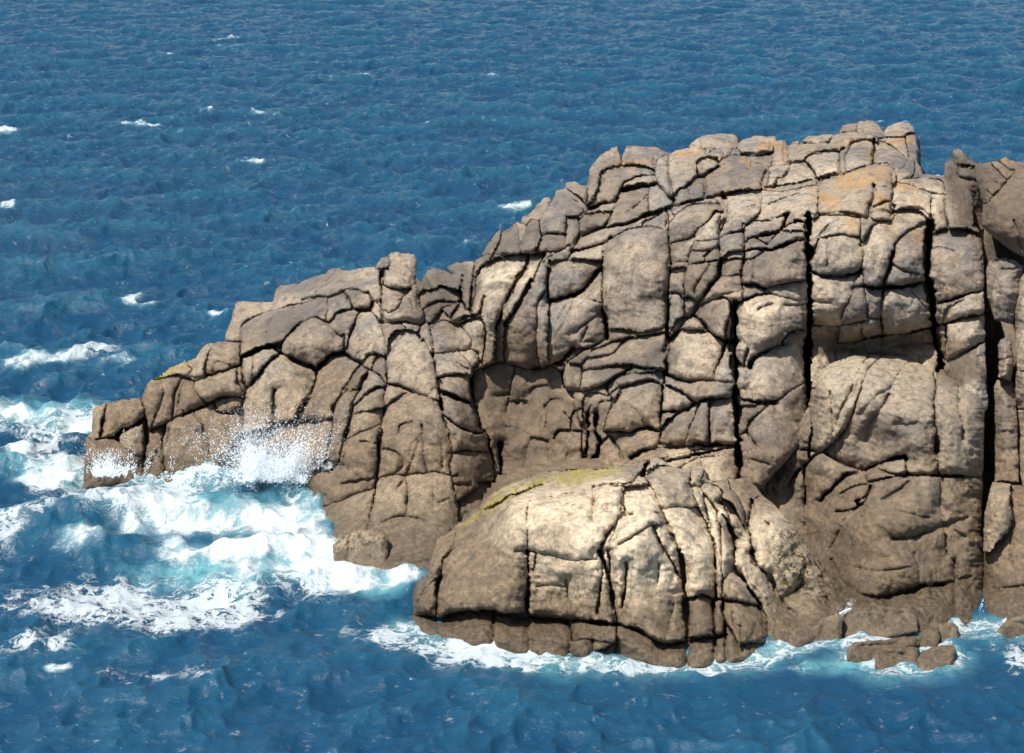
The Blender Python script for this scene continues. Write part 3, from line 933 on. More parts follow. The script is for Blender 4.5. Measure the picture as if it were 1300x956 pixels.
LOW=[ # name, outline, lines, depth, thickness, label
('boulder','b8 620,725 650,690 720,665 800,657 850,665 865,700 860,780 830,830 760,850 680,820 625,770','g b8 700,680 690,800',(666,715,.75)),
('ledge','b8 530,712 600,685 700,663 722,667 690,690 620,725 560,735','',(672,688,.35)),
('ledge','b8 800,825 870,770 960,735 1065,720 1080,760 1050,840 960,850 830,850','g b8 850,810 1000,760\ng b8 900,820 1040,790',(692,722,.5)),
('ledge','a7 80,770 85,740 100,705 170,660 230,640 260,660 245,700 250,770','g a7 170,660 150,750',(778,807,.5)),
('ledge','a7 232,760 238,690 270,650 330,612 400,590 450,610 540,612 590,650 595,700 490,715 400,730 300,760','b a7 500,612 540,690\ng a7 380,650 410,710\nG a7 440,660 450,700',(765,798,.75)),
('boulder','a7 545,640 560,612 620,615 660,650 670,700 660,720 600,715 575,690','',(770,793,.6)),
('ledge','a7 265,825 275,795 300,775 370,765 450,760 540,745 590,750 600,790 450,815 400,850 290,845','G a7 330,790 480,780',(810,832,.45)),
('boulder','a7 590,780 595,740 610,720 650,705 690,715 697,750 670,785 620,790','',(797,818,.6)),
('boulder','a7 685,750 690,690 750,683 780,705 780,745 740,757 700,760','g a7 750,690 740,740',(790,808,.55)),
('ledge','a7 395,855 400,815 450,800 560,795 605,800 595,850 560,880 440,880','G a7 440,815 540,830',(823,838,.35)),
('ledge','a7 580,880 590,840 620,810 680,790 755,787 768,810 755,855 680,880','g a7 640,815 720,820',(820,840,.4)),
('boulder','a7 945,730 950,710 1000,670 1060,650 1085,640 1200,640 1200,780 1060,770 960,745','b a7 1000,675 1080,690',(780,803,.6)),
('boulder','a7 995,690 1000,610 1040,590 1130,560 1200,560 1200,660 1060,665','',(760,788,1.1)),
]
RIGHT=[
('p 1236,216 1238,211 1250,207 1266,205 1276,200 1288,205 1300,207 1345,203 1350,335 1300,327 1278,314 1255,296 1246,285 1248,262 1243,240','b a2 1060,440 1110,500 1170,520 1240,440\nG a2 1060,560 1110,600\nB a2 1130,375 1200,420 1240,430\nb a2 1100,400 1160,470\nG a2 1240,750 1290,930\nb a2 1065,640 1170,510'),
('p 1252,345 1255,331 1262,329 1278,328 1293,332 1298,340 1296,385 1285,412 1262,407 1253,376','G a4 1090,350 1150,365 1280,360'),
('p 1267,438 1269,431 1277,427 1285,434 1288,461 1283,485 1268,480','G a6 1165,160 1240,140'),
('p 1262,490 1266,482 1286,484 1290,500 1294,612 1262,612','G a6 1140,560 1240,550'),
('p 1287,350 1296,336 1345,332 1350,480 1350,620 1298,618 1291,560 1287,500 1290,470','b a6 1250,220 1350,220\nb a6 1250,430 1350,440'),
('p 1247,810 1248,786 1248,700 1250,650 1259,612 1275,612 1300,618 1350,628 1350,810','b a7 1015,60 1010,140 1025,200 1005,260 960,310 920,360\nG a7 1015,250 1015,400\nb a7 900,550 980,525 1100,510\nG a7 940,40 945,200'),
]
REAR=('p 1192,262 1198,222 1200,206 1209,199 1210,190 1218,189 1228,199 1244,207 1252,215 1252,330 1205,330','B a2 840,350 860,390 980,410\nb a2 840,400 900,410 990,420\nb a2 880,420 890,470 960,490')
sc=bpy.context.scene
col=sc.collection
# ================= materials
def newmat(name):
    m=bpy.data.materials.new(name); m.use_nodes=True; nt=m.node_tree; nt.nodes.clear()
    return m,nt
class NB:
    def __init__(s,nt): s.nt=nt
    def n(s,t,**k):
        o=s.nt.nodes.new(t)
        for a,b in k.items():
            if a=='ins':
                for i,v in b.items():
                    if isinstance(v,bpy.types.NodeSocket): s.nt.links.new(v,o.inputs[i])
                    else: o.inputs[i].default_value=v
            else: setattr(o,a,b)
        return o
    def math(s,op,a,b=0.0,c=None,clamp=False):
        ins={0:a,1:b}
        if c is not None: ins[2]=c
        return s.n('ShaderNodeMath',operation=op,use_clamp=clamp,ins=ins).outputs[0]
    def mix(s,f,a,b,blend='MIX'):
        o=s.n('ShaderNodeMix',data_type='RGBA',blend_type=blend,ins={0:f,6:a,7:b}); return o.outputs[2]
    def noise(s,v,scale,det=4,rough=.55,dist=0.0):
        return s.n('ShaderNodeTexNoise',ins={'Vector':v,'Scale':scale,'Detail':det,'Roughness':rough,'Distortion':dist}).outputs[0]
    def ramp(s,f,lo,hi):
        return s.n('ShaderNodeMapRange',interpolation_type='SMOOTHSTEP',clamp=True,ins={0:f,1:lo,2:hi,3:0.0,4:1.0}).outputs[0]
def C(*c): return (*c,1.0)
def rock_material():
    m,nt=newmat('weathered_granite'); b=NB(nt)
    geo=b.n('ShaderNodeNewGeometry'); P=geo.outputs['Position']; N=geo.outputs['Normal']
    sx=b.n('ShaderNodeSeparateXYZ',ins={0:P}); z=sx.outputs[2]; x=sx.outputs[0]
    sn=b.n('ShaderNodeSeparateXYZ',ins={0:N}); up=sn.outputs[2]
    at_=b.n('ShaderNodeAttribute',attribute_name='tone'); tn=b.n('ShaderNodeSeparateColor',ins={0:at_.outputs['Color']})
    n1=b.noise(P,.55,5,.6); n2=b.noise(P,2.3,6,.65,.4); n3=b.noise(P,8,5,.75); n4=b.noise(P,26,3,.75)
    st=b.n('ShaderNodeMapping',ins={'Vector':P,'Scale':(1.6,1.6,.35)}).outputs[0]
    n5=b.noise(st,1.9,5,.65)
    # upper grey-beige to lower tidal brown
    tide=b.ramp(b.math('ADD',z,b.math('MULTIPLY',b.math('SUBTRACT',n1,.5),2.6)),1.6,4.6)
    low=b.mix(b.ramp(n2,.35,.65),C(.300,.218,.138),C(.168,.126,.086))
    low=b.mix(b.math('MULTIPLY',b.ramp(n5,.5,.62),.6),low,C(.30,.225,.135))
    high=b.mix(b.ramp(n1,.42,.58),C(.325,.268,.208),C(.192,.180,.168))
    high=b.mix(b.math('MULTIPLY',b.ramp(n2,.45,.72),.55),high,C(.36,.245,.155))
    c=b.mix(tide,low,high)
    # per-block colour, painted tone (pale bleached / brown / dark stained stone)
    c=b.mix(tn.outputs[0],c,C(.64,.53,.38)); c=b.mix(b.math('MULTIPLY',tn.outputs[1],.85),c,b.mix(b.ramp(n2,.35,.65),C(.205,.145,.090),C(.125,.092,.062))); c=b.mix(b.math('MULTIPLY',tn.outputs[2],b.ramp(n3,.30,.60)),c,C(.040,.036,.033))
    # dark lichen / weather stain streaks
    dk=b.math('MULTIPLY',b.ramp(n5,.48,.62),b.ramp(n3,.40,.56))
    c=b.mix(b.math('MULTIPLY',dk,.72),c,C(.050,.043,.037))
    # crystals
    c=b.mix(b.math('MULTIPLY',b.ramp(n4,.56,.72),.50),c,C(.052,.043,.036))
    c=b.mix(b.math('MULTIPLY',b.ramp(n4,.42,.28),.40),c,C(.56,.49,.40))
    c=b.mix(.75,c,b.mix(b.ramp(n3,.2,.8),C(.38,.36,.34),C(1.6,1.58,1.54)),'MULTIPLY')
    # orange lichen attribute
    at2=b.n('ShaderNodeAttribute',attribute_name='lichen'); l2=b.n('ShaderNodeSeparateColor',ins={0:at2.outputs['Color']})
    lo=b.math('MULTIPLY',l2.outputs[0],b.ramp(b.noise(P,5,6,.8),.465,.51))
    c=b.mix(b.math('MULTIPLY',b.math('MULTIPLY',lo,.85),b.ramp(n4,.36,.50)),c,C(.44,.23,.065))
    ly=b.math('MULTIPLY',l2.outputs[1],b.ramp(b.noise(P,5.5,6,.85),.475,.52))
    c=b.mix(b.math('MULTIPLY',b.math('MULTIPLY',ly,.9),b.ramp(n4,.34,.48)),c,C(.34,.285,.030))
    # mussels & weed patches near the tide line
    wd=b.math('MULTIPLY',l2.outputs[2],b.ramp(b.noise(P,4.2,5,.75,.5),.505,.545))
    c=b.mix(wd,c,b.mix(b.ramp(n3,.4,.6),C(.016,.011,.008),C(.10,.075,.012)))
    wet=b.math('SUBTRACT',1.0,b.ramp(b.math('ADD',z,b.math('MULTIPLY',b.math('SUBTRACT',n2,.5),.9)),.20,1.05))
    c=b.mix(b.math('MULTIPLY',wet,.70),c,b.mix(b.ramp(n3,.35,.62),C(.034,.026,.018),C(.120,.088,.052)))
    rgh=b.math('SUBTRACT',.88,b.math('MULTIPLY',wet,.55))
    # bump
    vor=b.n('ShaderNodeTexVoronoi',feature='DISTANCE_TO_EDGE',ins={'Vector':b.n('ShaderNodeVectorMath',operation='ADD',ins={0:P,1:b.n('ShaderNodeVectorMath',operation='SCALE',ins={0:b.n('ShaderNodeTexNoise',ins={'Vector':P,'Scale':1.7,'Detail':2}).outputs[1],'Scale':.8}).outputs[0]}).outputs[0],'Scale':.9}).outputs[0]
    crk=b.math('MULTIPLY',b.ramp(vor,.0,.018),b.ramp(n2,.35,.55))
    h=b.math('ADD',b.math('MULTIPLY',n3,.062),b.math('MULTIPLY',n4,.024))
    h=b.math('ADD',h,b.math('MULTIPLY',b.ramp(vor,0.0,.02),.008))
    pit=b.n('ShaderNodeTexVoronoi',ins={'Vector':P,'Scale':3.1,'Randomness':1.0}).outputs[0]
    h=b.math('ADD',h,b.math('MULTIPLY',b.ramp(pit,.03,.11),.02))
    bm=b.n('ShaderNodeBump',ins={'Strength':.9,'Distance':1.0,'Height':h})
    bs=b.n('ShaderNodeBsdfPrincipled',ins={'Base Color':c,'Roughness':rgh,'Normal':bm.outputs[0],'Specular IOR Level':.35})
    o=b.n('ShaderNodeOutputMaterial',ins={0:bs.outputs[0]})
    return m
ROCK=rock_material()

def paint_attrs(me,v,px,py,tone,near=None):
    """albedo maps that belong to the stone itself: bleached / brown / black stains, lichens, weed"""
    n=len(v)
    x,y,z=v[:,0],v[:,1],v[:,2]
    FB=fbm(px/25,py/25,px*0+3.3,3)*.22
    bb=(px[:n//2].min(),px[:n//2].max(),py[:n//2].min(),py[:n//2].max()) if px[0]>0 else (0,0,0,0)
    def blob(cx,cy,rx,ry,ang=0,soft=.5):
        a=math.radians(ang); dx=px-cx; dy=py-cy
        u=(dx*math.cos(a)+dy*math.sin(a))/rx; w=(-dx*math.sin(a)+dy*math.cos(a))/ry
        d=np.hypot(u,w)+FB
        return smooth((1-d)/soft+.5)
    pale=np.zeros(n);brown=np.zeros(n);dark=np.zeros(n);org=np.zeros(n);yel=np.zeros(n);weed=np.zeros(n)
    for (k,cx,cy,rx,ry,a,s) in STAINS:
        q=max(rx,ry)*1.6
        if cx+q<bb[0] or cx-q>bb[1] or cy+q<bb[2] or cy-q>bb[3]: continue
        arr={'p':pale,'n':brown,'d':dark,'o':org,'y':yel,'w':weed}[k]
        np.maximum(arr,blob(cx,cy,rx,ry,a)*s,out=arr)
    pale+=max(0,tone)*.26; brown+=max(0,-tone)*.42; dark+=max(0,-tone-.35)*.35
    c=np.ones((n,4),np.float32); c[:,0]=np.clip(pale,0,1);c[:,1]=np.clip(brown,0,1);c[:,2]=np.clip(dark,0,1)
    a=me.attributes.new('tone','FLOAT_COLOR','POINT'); a.data.foreach_set('color',c.ravel())
    c=np.ones((n,4),np.float32); c[:,0]=np.clip(org,0,1);c[:,1]=np.clip(yel,0,1);c[:,2]=np.clip(weed,0,1)
    a=me.attributes.new('lichen','FLOAT_COLOR','POINT'); a.data.foreach_set('color',c.ravel())
STAINS=[ # kind, px,py, rx,ry, angle, strength
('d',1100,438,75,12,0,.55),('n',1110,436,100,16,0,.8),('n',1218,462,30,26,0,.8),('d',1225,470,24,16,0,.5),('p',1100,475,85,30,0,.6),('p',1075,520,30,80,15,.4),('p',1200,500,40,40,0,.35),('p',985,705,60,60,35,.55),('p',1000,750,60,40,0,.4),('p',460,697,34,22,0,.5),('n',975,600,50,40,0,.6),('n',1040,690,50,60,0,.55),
('p',740,660,110,60,-10,.9),('p',820,680,110,70,0,.85),('p',870,640,60,70,0,.45),('p',760,720,90,40,0,.4),('p',700,610,60,20,-10,.5),
('n',600,715,70,75,0,.6),('n',700,690,28,30,0,.45),('n',560,760,40,60,0,.6),('n',700,800,250,30,0,.55),('n',990,760,80,50,0,.25),('n',1100,700,110,70,0,.35),('n',640,520,60,90,0,.5),('n',1050,600,110,60,0,.2),
('n',530,620,110,80,0,.4),('n',200,560,100,60,0,.5),('n',300,560,80,60,0,.35),('n',1280,700,60,110,0,.3),('n',500,500,60,40,0,.15),('n',720,560,70,70,0,.35),
('p',1100,500,70,60,0,.35),('p',1190,530,50,90,0,.22),('p',880,290,45,25,-20,.4),('p',1090,260,60,50,0,.42),('p',1180,260,40,25,0,.35),('p',1080,310,60,30,0,.4),('p',980,400,35,30,0,.35),('p',640,345,40,20,0,.35),('p',1000,240,120,20,-15,.25),('p',810,360,45,70,0,.18),
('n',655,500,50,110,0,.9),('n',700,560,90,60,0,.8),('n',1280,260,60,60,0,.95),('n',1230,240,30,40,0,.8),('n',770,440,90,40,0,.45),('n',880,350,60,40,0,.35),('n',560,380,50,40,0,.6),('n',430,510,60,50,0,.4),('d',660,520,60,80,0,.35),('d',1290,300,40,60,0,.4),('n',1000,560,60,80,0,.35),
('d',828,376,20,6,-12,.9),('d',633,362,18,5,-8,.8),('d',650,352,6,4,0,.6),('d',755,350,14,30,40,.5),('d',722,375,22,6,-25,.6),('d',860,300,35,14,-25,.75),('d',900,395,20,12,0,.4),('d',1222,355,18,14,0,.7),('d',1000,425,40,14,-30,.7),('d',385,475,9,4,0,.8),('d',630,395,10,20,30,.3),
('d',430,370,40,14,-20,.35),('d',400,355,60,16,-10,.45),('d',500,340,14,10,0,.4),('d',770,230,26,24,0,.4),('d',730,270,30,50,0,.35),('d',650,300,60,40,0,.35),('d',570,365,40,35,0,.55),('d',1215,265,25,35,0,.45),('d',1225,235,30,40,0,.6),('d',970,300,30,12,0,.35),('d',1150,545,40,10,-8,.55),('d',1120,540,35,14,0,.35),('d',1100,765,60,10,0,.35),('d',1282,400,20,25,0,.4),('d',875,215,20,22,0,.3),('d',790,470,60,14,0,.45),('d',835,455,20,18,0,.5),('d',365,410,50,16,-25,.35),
('o',868,192,22,7,0,1),('o',785,193,4,10,0,.9),('o',800,208,26,5,-5,.8),('o',975,185,16,6,-10,1),('o',993,195,5,14,0,.8),('o',925,185,6,4,0,.7),('o',913,200,9,4,0,.8),('o',948,207,12,4,40,.7),('o',1090,228,34,12,-12,1),('o',1050,252,24,8,5,.9),('o',1058,262,12,8,0,.7),('o',1118,255,14,12,0,.7),('o',1115,222,10,14,60,.8),('o',1150,238,20,7,15,.95),('o',1165,255,9,8,0,.6),('o',1145,178,14,9,0,.9),('o',1078,182,20,4,-10,.7),('o',1105,203,5,25,0,.6),('o',1082,282,12,14,0,.8),('o',1165,300,8,9,0,.8),('o',1035,240,8,6,0,.8),('o',918,247,9,4,-15,.9),('o',973,240,8,4,0,.6),('o',1280,203,9,6,0,.7),('o',905,270,14,4,0,.3),('o',1130,290,10,20,0,.35),('o',1135,182,16,5,0,.8),('o',1030,195,20,4,-10,.4),('o',840,187,30,4,5,.6),
('y',735,604,60,9,-9,1),('y',650,627,42,6,-24,.95),('y',615,650,32,4,-28,.8),('y',695,612,40,6,-12,.8),('y',205,474,18,7,-25,.9),('y',225,464,18,6,-25,.6),('y',246,482,9,4,10,.6),('y',640,618,34,4,-25,.6),('y',775,598,24,6,-8,.8),
('w',1020,725,42,28,30,1),('w',1000,700,30,30,30,.7),('w',1060,760,30,14,0,.8),('w',1110,770,60,14,0,.9),('w',1170,745,60,22,0,.95),('w',1200,770,50,20,0,.8),('w',450,695,28,18,0,.8),('w',480,685,20,14,0,.6),('w',560,600,60,50,0,.25),('w',560,670,60,40,0,.2),('w',735,760,60,12,0,.5),('w',740,752,40,8,0,.5),('w',950,780,60,30,0,.3),('w',1060,800,30,10,0,.3),
]
# ================= rocks
def grow(p,ya,yb):
    p=p.copy(); m=(ya+yb)/2; k=p[:,1]>m; p[k,1]+=(p[k,1]-m)/(yb-m)*9; return p
def make_layer(outline,txt,D,**k):
    return build_layer(parse_poly(outline),parse(txt),D,**k)
OVER_BACK=[(808,355,-.55,0,-.001),(341,558,0,0,0),(979,441,-.15,0,0)]
LAY=[]
LAY+= [('back',r) for r in make_layer(BACK_OUT,BACK,BACK_D,over=OVER_BACK,seed=1)[0]]
LAY+= [('dome',r) for r in make_layer(DOME_OUT,DOME,DOME_D,odrop=1.7,seed=2,rnd_off=.08,noise=1.25,prof={'b':(.95,.30,20,.30),'G':(.9,.10,18,.20),'B':(1.6,.7,24,.42),'o':(0,0,34,.6)})[0]]
LAY+= [('fore',r) for r in make_layer(FG_OUT,FG,FG_D,odrop=1.35,seed=3,rnd_off=.08,noise=1.15,prof={'b':(.9,.28,17,.26),'G':(.9,.10,15,.18),'B':(1.7,.8,26,.45)})[0]]
for i,(o,t) in enumerate(RIGHT): LAY+=[('right%d'%i,r) for r in make_layer(o,t,RIGHT_D,seed=10+i)[0]]
LAY+= [('rear',r) for r in make_layer(REAR[0],REAR[1],lambda x,y:BACK_D(x,y)*0+58.5-(np.asarray(y)-200)*.012,seed=20)[0]]
for i,(nm,o,t,(ya,yb,zt)) in enumerate(LOW):
    LAY+=[('low%d'%i,r) for r in build_layer(grow(parse_poly(o),ya,yb),parse(t),slope_d(ya,yb,zt),seed=30+i,step=1.6,thick=1.0,noise=.6,rnd_off=.03,prof={'o':(0,0,7,.16),'b':(1.3,.2,7,.08)})[0]]
print('regions',len(LAY))
# bedrock core that fills the joints
def core_mesh():
    st=7.0
    gx,gy=np.meshgrid(np.arange(90,1352,st),np.arange(145,840,st))
    Y=np.full(gx.shape,np.nan)
    def put(poly,D,ex,shr):
        p=parse_poly(poly) if isinstance(poly,str) else poly
        c=p.mean(0)
        m=inside(gx,gy,p)
        for dx,dy in((shr,0),(-shr,0),(0,-shr),(0,shr)): m&=inside(gx+dx,gy+dy,p)
        v=D(gx,gy)+ex; m2=m&(np.isnan(Y)|(v<Y)); Y[m2]=v[m2]
    put('p 1235,225 1350,215 1350,812 1247,812 1235,500',RIGHT_D,5.5,7)
    put(BACK_OUT,lambda x,y:BACK_D(x,y)+3.2*smooth((np.asarray(x)-850)/60)*smooth((1240-np.asarray(x))/20),1.5,10); put(DOME_OUT,DOME_D,2.5,9); put(FG_OUT,FG_D,1.1,9)
    vs=[];fs=[]
    idx={}
    ok=~np.isnan(Y)
    for layer in (0,1):
        for j,i in zip(*np.where(ok)):
            idx[(layer,j,i)]=len(vs)
            if layer==0: vs.append(at(gx[j,i],gy[j,i],Y[j,i]))
            else:
                p=at(gx[j,i],gy[j,i],Y[j,i]); q=p+np.array([0,5.0,0]); q[2]=min(q[2],p[2])-1.2; vs.append(q)
    q=ok[:-1,:-1]&ok[1:,:-1]&ok[:-1,1:]&ok[1:,1:]
    cnt={}
    for j,i in zip(*np.where(q)):
        a,b,c,d=(j,i),(j,i+1),(j+1,i+1),(j+1,i)
        fs.append([idx[(0,*k)] for k in (d,c,b,a)]); fs.append([idx[(1,*k)] for k in (a,b,c,d)])
        for e in((a,b),(b,c),(c,d),(d,a)):
            k=tuple(sorted(e)); cnt.setdefault(k,[]).append(e)
    for k,es in cnt.items():
        if len(es)==1:
            a,b=es[0]; fs.append([idx[(0,*a)],idx[(0,*b)],idx[(1,*b)],idx[(1,*a)]])
    v=np.array(vs)
    return v,np.array(fs)
cv,cf=core_mesh()
me=mkmesh('bedrock',cv,cf)
z=np.zeros(len(cv)); paint_attrs(me,cv,z-999,z-999,-1)
core=link('bedrock',me,ROCK); core['kind']='structure'

# the headland carries on beyond the frame
HX='p 1343,206 1400,192 1450,200 1520,185 1590,230 1640,300 1655,820 1343,820'
HL='W p 1400,180 1396,350 1404,560 1398,840\nW p 1478,180 1484,420 1476,840\nW p 1560,190 1552,480 1562,840\nB p 1340,300 1400,320 1480,300 1560,330 1660,310\nB p 1340,420 1400,410 1480,440 1560,420 1660,440\nB p 1340,540 1400,560 1480,530 1560,560 1660,550\nB p 1340,660 1400,650 1480,680 1560,660 1660,680\nb p 1430,400 1450,600\nb p 1510,300 1530,560'
V=[];Fc=[];pxs=[];pys=[];k=0
HR=build_layer(parse_poly(HX),parse(HL),lambda x,y:RIGHT_D(np.minimum(x,1335),y)+(np.maximum(x,1335)-1335)*.012,seed=40,step=3.0)[0]
for r in HR:
    V.append(r['v']); Fc.append(r['f']+k); k+=len(r['v']); pxs.append(r['px']); pys.append(r['py'])
V=np.vstack(V); me=mkmesh('headland',V,np.vstack(Fc)); paint_attrs(me,V,np.hstack(pxs),np.hstack(pys),0.0)
o=link('headland',me,ROCK); o['kind']='structure'
